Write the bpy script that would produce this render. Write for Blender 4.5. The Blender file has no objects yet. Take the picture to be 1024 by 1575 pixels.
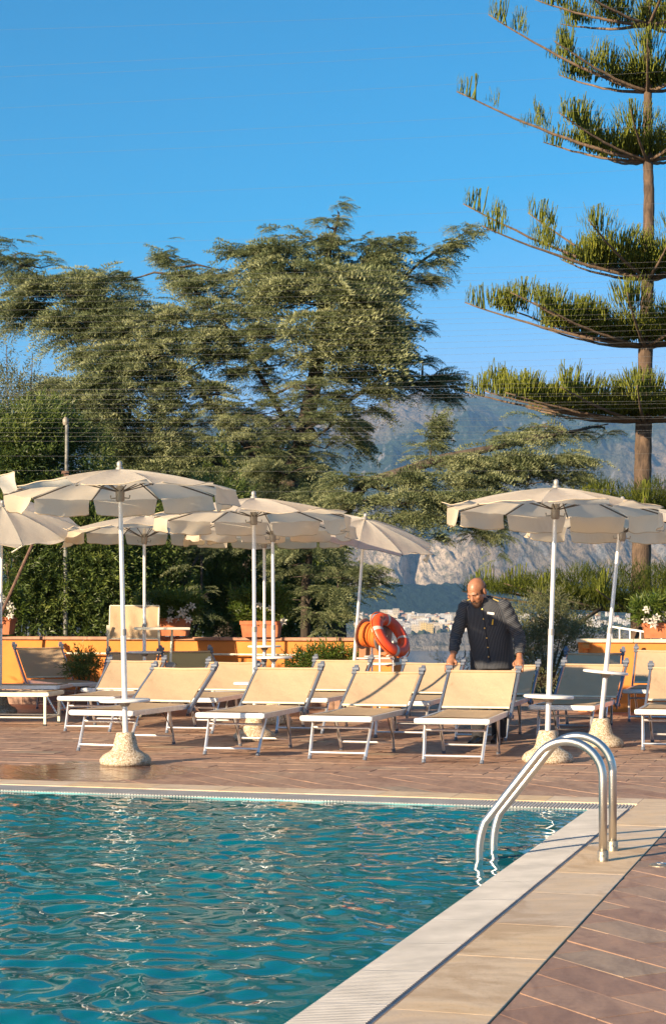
import bpy, math, random
import numpy as np
from mathutils import Vector, Matrix, Euler

random.seed(7)
RNG = np.random.default_rng(7)
SC = bpy.context.scene
COL = SC.collection
R = math.radians

# ------------------------------------------------------------------ camera, sky, sun, exposure
F, CX, HOR, H = 2700.0, 512.0, 945.0, 1.164      # focal length and horizon in photo pixels, eye height in metres
cam_d = bpy.data.cameras.new('camera')
cam = bpy.data.objects.new('camera', cam_d)
COL.objects.link(cam)
cam.location = (0, 0, H)
cam.rotation_euler = (R(90), 0, 0)
cam_d.sensor_fit = 'HORIZONTAL'
cam_d.sensor_width = 36.0
cam_d.lens = 36.0 * F / 1024.0
cam_d.shift_y = (HOR - 787.5) / 1024.0
cam_d.clip_start = 0.1
cam_d.clip_end = 30000
cam_d.dof.use_dof = True
cam_d.dof.focus_distance = 14.5
cam_d.dof.aperture_fstop = 22.0
SC.camera = cam

SUN_EL = R(17.7)
SUN_H = Vector((-0.735, -0.678, 0)).normalized()        # horizontal direction towards the sun
SUN_DIR = Vector((SUN_H.x * math.cos(SUN_EL), SUN_H.y * math.cos(SUN_EL), math.sin(SUN_EL)))
world = bpy.data.worlds.new('World')
SC.world = world
world.use_nodes = True
nt = world.node_tree
bg = nt.nodes['Background']
sky = nt.nodes.new('ShaderNodeTexSky')
sky.sky_type = 'NISHITA'
sky.sun_disc = False
sky.sun_elevation = SUN_EL
sky.sun_rotation = math.atan2(SUN_H.x, SUN_H.y)
sky.altitude = 60
sky.air_density = 1.0
sky.dust_density = 0.0
sky.ozone_density = 5.0
# clear deep-blue evening air: the red end of the sky falls off faster with height than the model's
sp = nt.nodes.new('ShaderNodeSeparateColor'); cb = nt.nodes.new('ShaderNodeCombineColor')
nt.links.new(sky.outputs[0], sp.inputs[0])
mr = nt.nodes.new('ShaderNodeMapRange'); mr.inputs[1].default_value = 1.38; mr.inputs[2].default_value = 2.5; mr.inputs[3].default_value = 0.16; mr.inputs[4].default_value = 1.0
nt.links.new(sp.outputs[0], mr.inputs[0])
mm_ = nt.nodes.new('ShaderNodeMath'); mm_.operation = 'MULTIPLY'
nt.links.new(sp.outputs[0], mm_.inputs[0]); nt.links.new(mr.outputs[0], mm_.inputs[1])
nt.links.new(mm_.outputs[0], cb.inputs[0]); gm_ = nt.nodes.new('ShaderNodeMath'); gm_.operation = 'MULTIPLY'; gm_.inputs[1].default_value = 0.90; nt.links.new(sp.outputs[1], gm_.inputs[0]); nt.links.new(gm_.outputs[0], cb.inputs[1]); nt.links.new(sp.outputs[2], cb.inputs[2])
nt.links.new(cb.outputs[0], bg.inputs[0])
bg.inputs[1].default_value = 0.078
sun_d = bpy.data.lights.new('sun', 'SUN')
sun_d.energy = 5.0
sun_d.angle = R(0.53)
sun_d.color = (1.0, 0.785, 0.53)
sun = bpy.data.objects.new('sun', sun_d)
COL.objects.link(sun)
sun.rotation_euler = SUN_DIR.to_track_quat('Z', 'Y').to_euler()
SC.view_settings.view_transform = 'Standard'
SC.view_settings.look = 'None'
SC.view_settings.gamma = 1.0
SC.view_settings.use_curve_mapping = False
SC.view_settings.exposure = 1.18
SC.cycles.max_bounces = 10
SC.cycles.transparent_max_bounces = 24
SC.cycles.use_denoising = True

# ------------------------------------------------------------------ helpers
def G(px, py, z=0.0):
    """place in the world of a photo pixel that lies at height z"""
    y = (H - z) * F / (py - HOR)
    return Vector(((px - CX) / F * y, y, z))

def AT(px, py, y):
    return Vector(((px - CX) / F * y, y, H - (py - HOR) / F * y))

def tag(o, label=None, cat=None, group=None, kind=None):
    if label: o['label'] = label
    if cat: o['category'] = cat
    if group: o['group'] = group
    if kind: o['kind'] = kind
    return o

def empty(name, loc=(0, 0, 0), rz=0.0, label=None, cat=None, group=None):
    o = bpy.data.objects.new(name, None)
    o.empty_display_size = 0.1
    COL.objects.link(o)
    o.location = loc
    o.rotation_euler = (0, 0, rz)
    return tag(o, label, cat, group)

def copy_tree(o, parent=None):
    c = o.copy()
    COL.objects.link(c)
    c.parent = parent
    for ch in list(o.children):
        copy_tree(ch, c)
    return c

def link(name, me, parent=None):
    o = bpy.data.objects.new(name, me)
    COL.objects.link(o)
    if parent is not None: o.parent = parent
    return o

def frame_of(d):
    d = Vector(d).normalized()
    a = Vector((0, 0, 1)) if abs(d.z) < 0.9 else Vector((1, 0, 0))
    s = d.cross(a).normalized()
    return s, s.cross(d).normalized()

class MB:
    def __init__(s):
        s.v, s.f = [], []
    def add(s, vs, fs, M=None):
        n = len(s.v)
        for p in vs:
            p = Vector(p)
            s.v.append(tuple(M @ p if M is not None else p))
        s.f += [tuple(i + n for i in q) for q in fs]
        return s
    def box(s, c, d, M=None, b=0.0):
        x, y, z = (q / 2 for q in d)
        c = Vector(c)
        if b <= 0:
            vs = [c + Vector((i * x, j * y, k * z)) for k in (-1, 1) for i, j in ((-1, -1), (1, -1), (1, 1), (-1, 1))]
            return s.add(vs, [(3, 2, 1, 0), (4, 5, 6, 7), (0, 1, 5, 4), (1, 2, 6, 5), (2, 3, 7, 6), (3, 0, 4, 7)], M)
        vs = []
        for k, xx, yy in ((-z, x - b, y - b), (-z + b, x, y), (z - b, x, y), (z, x - b, y - b)):
            vs += [c + Vector((i * xx, j * yy, k)) for i, j in ((-1, -1), (1, -1), (1, 1), (-1, 1))]
        fs = [(3, 2, 1, 0), (12, 13, 14, 15)]
        for r in range(3):
            for i in range(4):
                j = (i + 1) % 4
                fs.append((r * 4 + i, r * 4 + j, r * 4 + 4 + j, r * 4 + 4 + i))
        return s.add(vs, fs, M)
    def bar(s, a, b, w, h=None, up=None, M=None):
        """box section bar from a to b; w across, h along up"""
        a, b = Vector(a), Vector(b)
        h = h or w
        d = (b - a).normalized()
        if up is None:
            sd, u2 = frame_of(d)
        else:
            sd = d.cross(Vector(up)).normalized(); u2 = sd.cross(d).normalized()
        vs = []
        for p in (a, b):
            for i, j in ((-1, -1), (1, -1), (1, 1), (-1, 1)):
                vs.append(p + sd * i * w / 2 + u2 * j * h / 2)
        return s.add(vs, [(0, 1, 2, 3), (7, 6, 5, 4), (0, 4, 5, 1), (1, 5, 6, 2), (2, 6, 7, 3), (3, 7, 4, 0)], M)
    def tube(s, pts, r, n=8, caps=True, M=None):
        pts = [Vector(p) for p in pts]
        rs = r if isinstance(r, (list, tuple)) else [r] * len(pts)
        vs, fs = [], []
        t = (pts[1] - pts[0]).normalized()
        sd, up = frame_of(t)
        for i, p in enumerate(pts):
            t2 = (pts[min(i + 1, len(pts) - 1)] - pts[max(i - 1, 0)]).normalized()
            q = t.rotation_difference(t2)
            sd = q @ sd; up = q @ up; t = t2
            for k in range(n):
                a = 2 * math.pi * k / n
                vs.append(p + sd * math.cos(a) * rs[i] + up * math.sin(a) * rs[i])
        for i in range(len(pts) - 1):
            for k in range(n):
                l = (k + 1) % n
                fs.append((i * n + k, i * n + l, i * n + n + l, i * n + n + k))
        if caps:
            fs.append(tuple(range(n - 1, -1, -1)))
            m = (len(pts) - 1) * n
            fs.append(tuple(range(m, m + n)))
        return s.add(vs, fs, M)
    def lathe(s, prof, n=24, c=(0, 0, 0), M=None):
        c = Vector(c)
        vs, fs = [], []
        for r, z in prof:
            for k in range(n):
                a = 2 * math.pi * k / n
                vs.append(c + Vector((r * math.cos(a), r * math.sin(a), z)))
        for i in range(len(prof) - 1):
            for k in range(n):
                l = (k + 1) % n
                fs.append((i * n + k, i * n + l, i * n + n + l, i * n + n + k))
        fs.append(tuple(range(n - 1, -1, -1)))
        m = (len(prof) - 1) * n
        fs.append(tuple(range(m, m + n)))
        return s.add(vs, fs, M)
    def grid(s, fn, nu, nv, M=None):
        vs = [fn(i / nu, j / nv) for j in range(nv + 1) for i in range(nu + 1)]
        fs = [(j * (nu + 1) + i, j * (nu + 1) + i + 1, (j + 1) * (nu + 1) + i + 1, (j + 1) * (nu + 1) + i) for j in range(nv) for i in range(nu)]
        return s.add(vs, fs, M)
    def ell(s, c, r, n=16, m=10, M=None):
        prof = []
        vs, fs = [], []
        c = Vector(c)
        for i in range(m + 1):
            t = math.pi * (i + 0.02) / (m + 0.04)
            for k in range(n):
                a = 2 * math.pi * k / n
                vs.append(c + Vector((r[0] * math.sin(t) * math.cos(a), r[1] * math.sin(t) * math.sin(a), -r[2] * math.cos(t))))
        for i in range(m):
            for k in range(n):
                l = (k + 1) % n
                fs.append((i * n + k, i * n + l, i * n + n + l, i * n + n + k))
        fs.append(tuple(range(n - 1, -1, -1)))
        fs.append(tuple(range(m * n, m * n + n)))
        return s.add(vs, fs, M)
    def mesh(s, name, mat=None, smooth=None):
        me = bpy.data.meshes.new(name)
        me.from_pydata(s.v, [], s.f)
        if mat is not None: me.materials.append(mat)
        if smooth is not None:
            if smooth >= 180:
                me.polygons.foreach_set('use_smooth', [True] * len(me.polygons))
            else:
                me.shade_auto(smooth) if hasattr(me, 'shade_auto') else None
                me.polygons.foreach_set('use_smooth', [True] * len(me.polygons))
                try: me.set_sharp_from_angle(angle=R(smooth))
                except Exception: pass
        me.update()
        return me
    def build(s, name, mat, parent=None, smooth=40):
        return link(name, s.mesh(name, mat, smooth), parent)

def np_mesh(name, V, Fc, mat=None, attrs=None, smooth=False):
    me = bpy.data.meshes.new(name)
    V = np.ascontiguousarray(V, dtype=np.float32)
    Fc = np.ascontiguousarray(Fc, dtype=np.int32)
    k = Fc.shape[1]
    me.vertices.add(len(V)); me.vertices.foreach_set('co', V.ravel())
    me.loops.add(Fc.size); me.loops.foreach_set('vertex_index', Fc.ravel())
    me.polygons.add(len(Fc)); me.polygons.foreach_set('loop_start', np.arange(0, Fc.size, k, dtype=np.int32))
    if smooth: me.polygons.foreach_set('use_smooth', np.ones(len(Fc), dtype=bool))
    for nme, a in (attrs or {}).items():
        at = me.attributes.new(nme, 'FLOAT', 'POINT')
        at.data.foreach_set('value', np.ascontiguousarray(a, dtype=np.float32))
    if mat is not None: me.materials.append(mat)
    me.update(calc_edges=True)
    return me

def euler_mats(ax, ay, az):
    cx, sx, cy, sy, cz, sz = np.cos(ax), np.sin(ax), np.cos(ay), np.sin(ay), np.cos(az), np.sin(az)
    M = np.empty((len(ax), 3, 3))
    M[:, 0, 0] = cy * cz; M[:, 0, 1] = sx * sy * cz - cx * sz; M[:, 0, 2] = cx * sy * cz + sx * sz
    M[:, 1, 0] = cy * sz; M[:, 1, 1] = sx * sy * sz + cx * cz; M[:, 1, 2] = cx * sy * sz - sx * cz
    M[:, 2, 0] = -sy; M[:, 2, 1] = sx * cy; M[:, 2, 2] = cx * cy
    return M

def dir_mats(D, roll=None):
    """rotation whose local +X runs along D, local +Z as near to up as possible"""
    D = D / np.linalg.norm(D, axis=1, keepdims=True)
    up = np.tile([0, 0, 1.0], (len(D), 1))
    Y = np.cross(up, D); n = np.linalg.norm(Y, axis=1, keepdims=True); n[n < 1e-6] = 1; Y = Y / n
    Z = np.cross(D, Y)
    if roll is not None:
        c, s = np.cos(roll)[:, None], np.sin(roll)[:, None]
        Y, Z = Y * c + Z * s, Z * c - Y * s
    return np.stack([D, Y, Z], axis=2)

def scatter(temps, mats, locs, scales, tint, tip=0.0):
    """copies of leaf templates merged into arrays"""
    K = len(locs)
    which = RNG.integers(0, len(temps), K)
    VV, FF, TT, off = [], [], [], 0
    for t, (v, f) in enumerate(temps):
        idx = np.where(which == t)[0]
        if len(idx) == 0: continue
        W = np.einsum('kij,nj->kni', mats[idx] * scales[idx][:, None, None], v) + locs[idx][:, None, :]
        ff = f[None, :, :] + (np.arange(len(idx)) * len(v))[:, None, None] + off
        VV.append(W.reshape(-1, 3)); FF.append(ff.reshape(-1, f.shape[1]))
        TT.append(np.repeat(tint[idx], len(v)) + (np.tile(v[:, 0] * tip - 0.35 * tip, len(idx)) if tip else 0))
        off += len(idx) * len(v)
    return np.concatenate(VV), np.concatenate(FF), np.concatenate(TT)

_lat = np.random.default_rng(3).random((64, 64, 64))
def vnoise(p):
    p = np.asarray(p, dtype=float)
    i = np.floor(p).astype(int); f = p - i; f = f * f * (3 - 2 * f)
    out = 0
    for a in (0, 1):
        for b in (0, 1):
            for c in (0, 1):
                w = (f[..., 0] if a else 1 - f[..., 0]) * (f[..., 1] if b else 1 - f[..., 1]) * (f[..., 2] if c else 1 - f[..., 2])
                out = out + w * _lat[(i[..., 0] + a) % 64, (i[..., 1] + b) % 64, (i[..., 2] + c) % 64]
    return out
def fbm(p, o=5, ridged=False):
    a, s, tot = 1.0, 0.0, 0.0
    p = np.asarray(p, dtype=float)
    for k in range(o):
        n = vnoise(p * 2 ** k + 17.3 * k)
        if ridged: n = 1 - np.abs(2 * n - 1)
        s = s + a * n; tot += a; a *= 0.5
    return s / tot

# ------------------------------------------------------------------ materials
class NT:
    def __init__(s, name):
        s.m = bpy.data.materials.new(name); s.m.use_nodes = True
        s.t = s.m.node_tree
        s.b = s.t.nodes['Principled BSDF']; s.out = s.t.nodes['Material Output']
    def n(s, typ, **kw):
        x = s.t.nodes.new('ShaderNode' + typ)
        for k, v in kw.items():
            if k in x.inputs.keys(): x.inputs[k].default_value = v
            else: setattr(x, k, v)
        return x
    def l(s, a, b): s.t.links.new(a, b)
    def coord(s, kind='Object'):
        return s.n('TexCoord').outputs[kind]
    def noise(s, scale, detail=4, rough=0.55, vec=None, dist=0.0):
        x = s.n('TexNoise'); x.inputs['Scale'].default_value = scale; x.inputs['Detail'].default_value = detail
        x.inputs['Roughness'].default_value = rough; x.inputs['Distortion'].default_value = dist
        if vec is not None: s.l(vec, x.inputs['Vector'])
        return x.outputs['Fac']
    def ramp(s, fac, stops):
        x = s.n('ValToRGB'); e = x.color_ramp.elements
        while len(e) < len(stops): e.new(0.5)
        for q, (p, c) in zip(e, stops):
            q.position = p; q.color = (*c, 1) if len(c) == 3 else c
        s.l(fac, x.inputs[0]); return x.outputs[0]
    def mix(s, fac, a, b, mode='MIX'):
        x = s.n('Mix', data_type='RGBA', blend_type=mode)
        for sock, val in ((x.inputs[0], fac), (x.inputs[6], a), (x.inputs[7], b)):
            if isinstance(val, (int, float)): sock.default_value = val
            elif isinstance(val, tuple): sock.default_value = (*val, 1)
            else: s.l(val, sock)
        return x.outputs[2]
    def math(s, op, a, b=None):
        x = s.n('Math', operation=op)
        for i, val in enumerate((a, b)):
            if val is None: continue
            if isinstance(val, (int, float)): x.inputs[i].default_value = val
            else: s.l(val, x.inputs[i])
        return x.outputs[0]
    def bump(s, h, strength=0.3, dist=0.01):
        x = s.n('Bump'); x.inputs['Strength'].default_value = strength; x.inputs['Distance'].default_value = dist
        s.l(h, x.inputs['Height']); s.l(x.outputs[0], s.b.inputs['Normal']); return x
    def set(s, **kw):
        for k, v in kw.items():
            sock = s.b.inputs[k.replace('_', ' ')]
            if hasattr(v, 'is_output') or hasattr(v, 'links'): s.l(v, sock)
            elif isinstance(v, tuple) and len(v) == 3: sock.default_value = (*v, 1)
            else: sock.default_value = v
        return s

def simple(name, col, rough=0.6, metal=0.0, var=0.12, scale=20, bump=0.0, bscale=60, bdist=0.004, spec=0.5):
    q = NT(name)
    co = q.coord()
    nz = q.noise(scale, 5, 0.6, co)
    c2 = tuple(max(0, c * (1 - var * 2)) for c in col); c3 = tuple(min(1, c * (1 + var)) for c in col)
    q.set(Base_Color=q.ramp(nz, [(0.3, c2), (0.7, c3)]), Roughness=rough, Metallic=metal)
    q.b.inputs['Specular IOR Level'].default_value = spec
    if bump: q.bump(q.noise(bscale, 4, 0.6, co), bump, bdist)
    return q.m

def cloth(name, col, transl=0.35, weave=900, rough=0.9, tcol=None):
    q = NT(name); co = q.coord()
    c = q.mix(q.noise(6, 5, 0.6, co), tuple(x * 0.86 for x in col), tuple(min(1, x * 1.06) for x in col))
    oi = q.n('ObjectInfo').outputs['Random']
    c = q.mix(1.0, c, q.ramp(oi, [(0.0, (0.90, 0.88, 0.85)), (0.5, (0.98, 0.98, 0.98)), (1.0, (1.06, 1.06, 1.08))]), 'MULTIPLY')
    st = q.ramp(q.noise(2.6, 6, 0.7, co, 0.5), [(0.30, (0.82, 0.78, 0.72)), (0.44, (1, 1, 1))])
    c = q.mix(1.0, c, st, 'MULTIPLY')
    q.set(Base_Color=c, Roughness=rough); q.b.inputs['Specular IOR Level'].default_value = 0.15
    h = q.math('ADD', q.math('MULTIPLY', q.noise(14, 4, 0.6, co), 1.0), q.math('MULTIPLY', q.noise(weave, 1, 0.5, co), 0.15))
    q.bump(h, 0.35, 0.02)
    if transl:
        tr = q.n('BsdfTranslucent')
        if tcol is None: q.l(c, tr.inputs[0])
        else: tr.inputs[0].default_value = (*tcol, 1)
        mx = q.n('MixShader'); mx.inputs[0].default_value = transl
        q.l(q.b.outputs[0], mx.inputs[1]); q.l(tr.outputs[0], mx.inputs[2]); q.l(mx.outputs[0], q.out.inputs[0])
    return q.m

def leafy(name, dark, mid, light, transl=0.3, rough=0.55, spec=0.3):
    q = NT(name)
    at = q.n('Attribute', attribute_name='tint').outputs['Fac']
    nz = q.noise(0.9, 4, 0.6, q.coord())
    f = q.math('ADD', q.math('MULTIPLY', at, 0.7), q.math('MULTIPLY', nz, 0.4))
    c = q.ramp(f, [(0.2, dark), (0.55, mid), (0.95, light)])
    q.set(Base_Color=c, Roughness=rough); q.b.inputs['Specular IOR Level'].default_value = spec
    tr = q.n('BsdfTranslucent'); q.l(c, tr.inputs[0])
    mx = q.n('MixShader'); mx.inputs[0].default_value = transl
    q.l(q.b.outputs[0], mx.inputs[1]); q.l(tr.outputs[0], mx.inputs[2]); q.l(mx.outputs[0], q.out.inputs[0])
    return q.m

M = {}
M['canvas'] = cloth('canvas', (0.92, 0.85, 0.71), 0.56, tcol=(0.97, 0.82, 0.59))
M['hem'] = cloth('hem', (0.70, 0.57, 0.40), 0.1)
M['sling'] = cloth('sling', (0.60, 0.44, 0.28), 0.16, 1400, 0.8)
M['sling_shaded'] = cloth('sling_shaded', (0.50, 0.42, 0.22), 0.2, 1400, 0.8)  # olive copy of the sling, shade put into the cloth colour
M['alu'] = simple('aluminium', (0.80, 0.80, 0.80), 0.38, 0.85, 0.06, 30)
M['pole'] = simple('pole_metal', (0.86, 0.84, 0.80), 0.40, 0.55, 0.05, 18)
M['white_metal'] = simple('white_metal', (0.80, 0.79, 0.76), 0.35, 0.1, 0.05, 12)
M['cream_metal'] = simple('cream_metal', (0.74, 0.70, 0.55), 0.4, 0.1, 0.08, 12)
M['sky_tint_metal'] = simple('sky_tinted_metal', (0.22, 0.26, 0.33), 0.38, 0.55, 0.1, 25)  # tube metal tinted blue-grey to stand for reflected sky
M['plastic_grey'] = simple('grey_plastic', (0.13, 0.15, 0.19), 0.5, 0, 0.1)
M['black'] = simple('black_rubber', (0.02, 0.02, 0.02), 0.6)
M['dark_rib'] = simple('dark_rib', (0.10, 0.085, 0.07), 0.5, 0.3)
M['hub'] = simple('hub_grey', (0.38, 0.36, 0.33), 0.5, 0.4)
M['table_white'] = simple('table_white', (0.82, 0.80, 0.76), 0.35, 0, 0.04)
M['steel'] = simple('polished_steel', (0.66, 0.63, 0.58), 0.36, 1.0, 0.05, 8, 0.12, 160, 0.002)
M['steel_worn'] = simple('worn_steel', (0.42, 0.36, 0.28), 0.45, 0.8, 0.25, 60, 0.3, 120)
M['terracotta'] = simple('terracotta', (0.46, 0.15, 0.06), 0.8, 0, 0.15, 9, 0.4, 40, 0.006)
M['soil'] = simple('soil', (0.05, 0.035, 0.02), 0.95, 0, 0.3, 30, 0.6, 60, 0.02)
M['orange_wall'] = None
M['wall_coping'] = simple('wall_coping', (0.40, 0.21, 0.13), 0.75, 0, 0.15, 12, 0.3, 60)
M['cream_coping'] = simple('cream_coping', (0.70, 0.58, 0.38), 0.7, 0, 0.1, 12, 0.3, 60)
M['buoy'] = simple('buoy_orange', (0.74, 0.075, 0.018), 0.45, 0, 0.06, 20)
M['buoy_white'] = simple('buoy_band', (0.60, 0.49, 0.41), 0.5, 0, 0.06)
M['rope'] = simple('orange_rope', (0.78, 0.17, 0.02), 0.75, 0, 0.15, 90, 0.6, 300, 0.004)
M['reel'] = simple('reel_grey', (0.30, 0.25, 0.22), 0.5, 0.3, 0.2, 20)
M['box_brown'] = simple('box_brown', (0.32, 0.14, 0.06), 0.7, 0, 0.15, 8, 0.2)
M['wood'] = simple('weathered_wood', (0.16, 0.09, 0.06), 0.8, 0, 0.25, 18, 0.4)
M['wire'] = simple('wire', (0.27, 0.265, 0.25), 0.5, 0.2)
M['bin_white'] = simple('white_plastic', (0.80, 0.79, 0.77), 0.35, 0, 0.04)
M['bin_green'] = simple('green_plastic', (0.02, 0.35, 0.22), 0.4)
M['petal'] = cloth('petal', (0.84, 0.80, 0.72), 0.3)
M['post_grey'] = simple('post_grey', (0.20, 0.20, 0.185), 0.6, 0.2, 0.3, 14)
M['lamp_glass'] = simple('lamp_cap', (0.30, 0.26, 0.20), 0.5)

def wall_mat():
    q = NT('orange_plaster'); co = q.coord()
    a = q.ramp(q.noise(2.2, 6, 0.65, co), [(0.25, (0.50, 0.165, 0.035)), (0.6, (0.66, 0.225, 0.04)), (0.8, (0.70, 0.28, 0.07))])
    st = q.ramp(q.noise(7, 6, 0.75, co), [(0.62, (0, 0, 0)), (0.74, (0.5, 0.5, 0.5))])
    q.set(Base_Color=q.mix(st, a, (0.50, 0.27, 0.10)), Roughness=0.85)
    q.bump(q.noise(45, 5, 0.6, co), 0.35, 0.006)
    return q.m
M['orange_wall'] = wall_mat()

def aggregate():
    q = NT('exposed_aggregate'); co = q.coord()
    v = q.n('TexVoronoi'); v.inputs['Scale'].default_value = 120; q.l(co, v.inputs['Vector'])
    stone = q.ramp(v.outputs['Color'], [(0.1, (0.28, 0.18, 0.11)), (0.25, (0.60, 0.46, 0.31)), (0.6, (0.74, 0.62, 0.46)), (0.9, (0.80, 0.72, 0.60))])
    edge = q.ramp(v.outputs['Distance'], [(0.35, (1, 1, 1)), (0.66, (0.5, 0.45, 0.38))])
    q.set(Base_Color=q.mix(1.0, stone, edge, 'MULTIPLY'), Roughness=0.8)
    q.bump(q.math('MULTIPLY', v.outputs['Distance'], -1.0), 0.5, 0.006)
    return q.m
M['aggregate'] = aggregate()

def tile_mat():
    q = NT('terracotta_tile'); co = q.n('NewGeometry').outputs['Position']
    at = q.n('Attribute', attribute_name='tint').outputs['Fac']
    base = q.ramp(at, [(0.0, (0.29, 0.168, 0.112)), (0.35, (0.345, 0.212, 0.142)), (0.7, (0.38, 0.242, 0.163)), (0.92, (0.36, 0.255, 0.175)), (1.0, (0.33, 0.255, 0.180))])
    mp = q.n('Mapping'); mp.inputs['Rotation'].default_value = (0, 0, R(-28)); mp.inputs['Scale'].default_value = (7, 2.2, 1); q.l(co, mp.inputs['Vector'])
    cloud = q.ramp(q.noise(1.6, 7, 0.68, mp.outputs[0], 0.6), [(0.28, (0.66, 0.62, 0.62)), (0.52, (1, 1, 1)), (0.78, (1.22, 1.16, 1.08))])
    c = q.mix(1.0, base, cloud, 'MULTIPLY')
    fine = q.ramp(q.noise(38, 4, 0.7, co), [(0.3, (0.88, 0.86, 0.86)), (0.7, (1.06, 1.05, 1.04))])
    c = q.mix(1.0, c, fine, 'MULTIPLY')
    grime = q.ramp(q.noise(0.9, 7, 0.75, co, 0.9), [(0.34, (0.74, 0.70, 0.68)), (0.47, (1, 1, 1)), (0.70, (1.08, 1.06, 1.03))])
    c = q.mix(1.0, c, grime, 'MULTIPLY')
    # wet patch at the water's edge
    sx = q.n('SeparateXYZ'); q.l(co, sx.inputs[0])
    dx = q.math('MULTIPLY', q.math('SUBTRACT', sx.outputs[0], WET[0]), 1 / 1.25)
    dy = q.math('MULTIPLY', q.math('SUBTRACT', sx.outputs[1], WET[1]), 1 / 0.95)
    d = q.math('SQRT', q.math('ADD', q.math('MULTIPLY', dx, dx), q.math('MULTIPLY', dy, dy)))
    wn = q.noise(3.2, 6, 0.65, co, 0.8)
    wet = q.math('SUBTRACT', q.math('ADD', q.math('SUBTRACT', 1.0, d), q.math('MULTIPLY', wn, 1.5)), 0.86)
    wm = q.ramp(wet, [(0.0, (0, 0, 0)), (0.16, (1, 1, 1))])
    q.set(Base_Color=q.mix(wm, c, q.mix(1.0, c, (0.42, 0.36, 0.33), 'MULTIPLY')))
    q.l(q.mix(wm, (0.62, 0.62, 0.62), (0.16, 0.16, 0.16)), q.b.inputs['Roughness'])
    q.bump(q.math('ADD', q.noise(5, 5, 0.6, co), q.math('MULTIPLY', q.noise(70, 3, 0.6, co), 0.15)), 0.3, 0.012)
    return q.m

def travertine():
    q = NT('travertine'); co = q.n('NewGeometry').outputs['Position']
    at = q.n('Attribute', attribute_name='tint').outputs['Fac']
    base = q.ramp(at, [(0, (0.60, 0.455, 0.315)), (0.5, (0.68, 0.535, 0.385)), (1, (0.67, 0.48, 0.285))])
    mp = q.n('Mapping'); mp.inputs['Rotation'].default_value = (0, 0, R(17)); mp.inputs['Scale'].default_value = (3, 9, 3); q.l(co, mp.inputs['Vector'])
    b = q.ramp(q.noise(1.2, 7, 0.7, mp.outputs[0], 0.5), [(0.3, (0.82, 0.80, 0.77)), (0.55, (1, 1, 1)), (0.75, (1.12, 1.1, 1.06))])
    pit = q.ramp(q.noise(60, 6, 0.75, co), [(0.30, (0.55, 0.48, 0.40)), (0.40, (1, 1, 1))])
    st = q.ramp(q.noise(2.3, 6, 0.7, co, 0.7), [(0.38, (0.82, 0.77, 0.70)), (0.48, (1, 1, 1)), (0.62, (1.06, 1.0, 0.88)), (0.72, (0.96, 0.87, 0.72))])
    q.set(Base_Color=q.mix(1.0, q.mix(1.0, q.mix(1.0, base, b, 'MULTIPLY'), pit, 'MULTIPLY'), st, 'MULTIPLY'), Roughness=0.6)
    q.bump(q.noise(80, 5, 0.7, co), 0.35, 0.004)
    return q.m

U = Vector((0.957, -0.290, 0)).normalized()       # pool edge running to the right
V = Vector((-U.y, U.x, 0))                        # pool edge running away
ROT = math.atan2(U.y, U.x)
PC = G(905, 1243)                                 # far right corner of the water
def P(u, v, z=0.0):
    q = PC + U * u + V * v
    return Vector((q.x, q.y, z))
WET = (-2.0, 12.95)
M['tile'] = tile_mat()
M['travertine'] = travertine()
M['grout'] = simple('grout', (0.36, 0.25, 0.185), 0.9, 0, 0.12, 14, 0.3, 60)
M['grate'] = simple('white_grate', (0.43, 0.41, 0.385), 0.55, 0, 0.12, 5)
M['dark_gap'] = simple('dark_gap', (0.10, 0.085, 0.07), 0.9)

# ------------------------------------------------------------------ terrain, sea, mountains
def ground():
    q = NT('garden_soil'); co = q.n('NewGeometry').outputs['Position']
    q.set(Base_Color=q.ramp(q.noise(0.8, 6, 0.7, co), [(0.3, (0.05, 0.04, 0.025)), (0.7, (0.09, 0.085, 0.04))]), Roughness=0.95)
    q.bump(q.noise(6, 5, 0.6, co), 0.6, 0.05)
    xs = np.concatenate([np.linspace(-400, -30, 12), np.linspace(-26, 26, 53), np.linspace(30, 400, 12)])
    ys = np.concatenate([np.linspace(-300, 23.2, 10), np.linspace(23.6, 60, 40), np.linspace(65, 260, 20)])
    X, Y = np.meshgrid(xs, ys)
    edge = 26.0 + 14.0 / (1 + np.exp((X + 1.5) / 0.8)) + 8 / (1 + np.exp(-(X - 4.5) / 0.6))
    Z = -0.06 - np.maximum(0, Y - edge) * 0.42 - np.where(Y > edge, 1.0, 0) * fbm(np.stack([X * 0.2, Y * 0.2, X * 0], -1), 4) * 1.2
    Z = np.where((Y > 24.5) & (Y <= edge), 0.25, Z)
    Z = np.where(np.hypot(X, Y - 10) < 12, -2.2, Z)      # hollow under the pool and deck, closed by the deck bed
    Z = np.maximum(Z, -66)
    nx = len(xs)
    V3 = np.stack([X, Y, Z], -1).reshape(-1, 3)
    j, i = np.meshgrid(np.arange(len(ys) - 1), np.arange(nx - 1), indexing='ij')
    a = (j * nx + i).ravel()
    Fc = np.stack([a, a + 1, a + nx + 1, a + nx], 1)
    tag(link('ground', np_mesh('ground', V3, Fc, q.m, smooth=True)), kind='structure')
ground()

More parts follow.
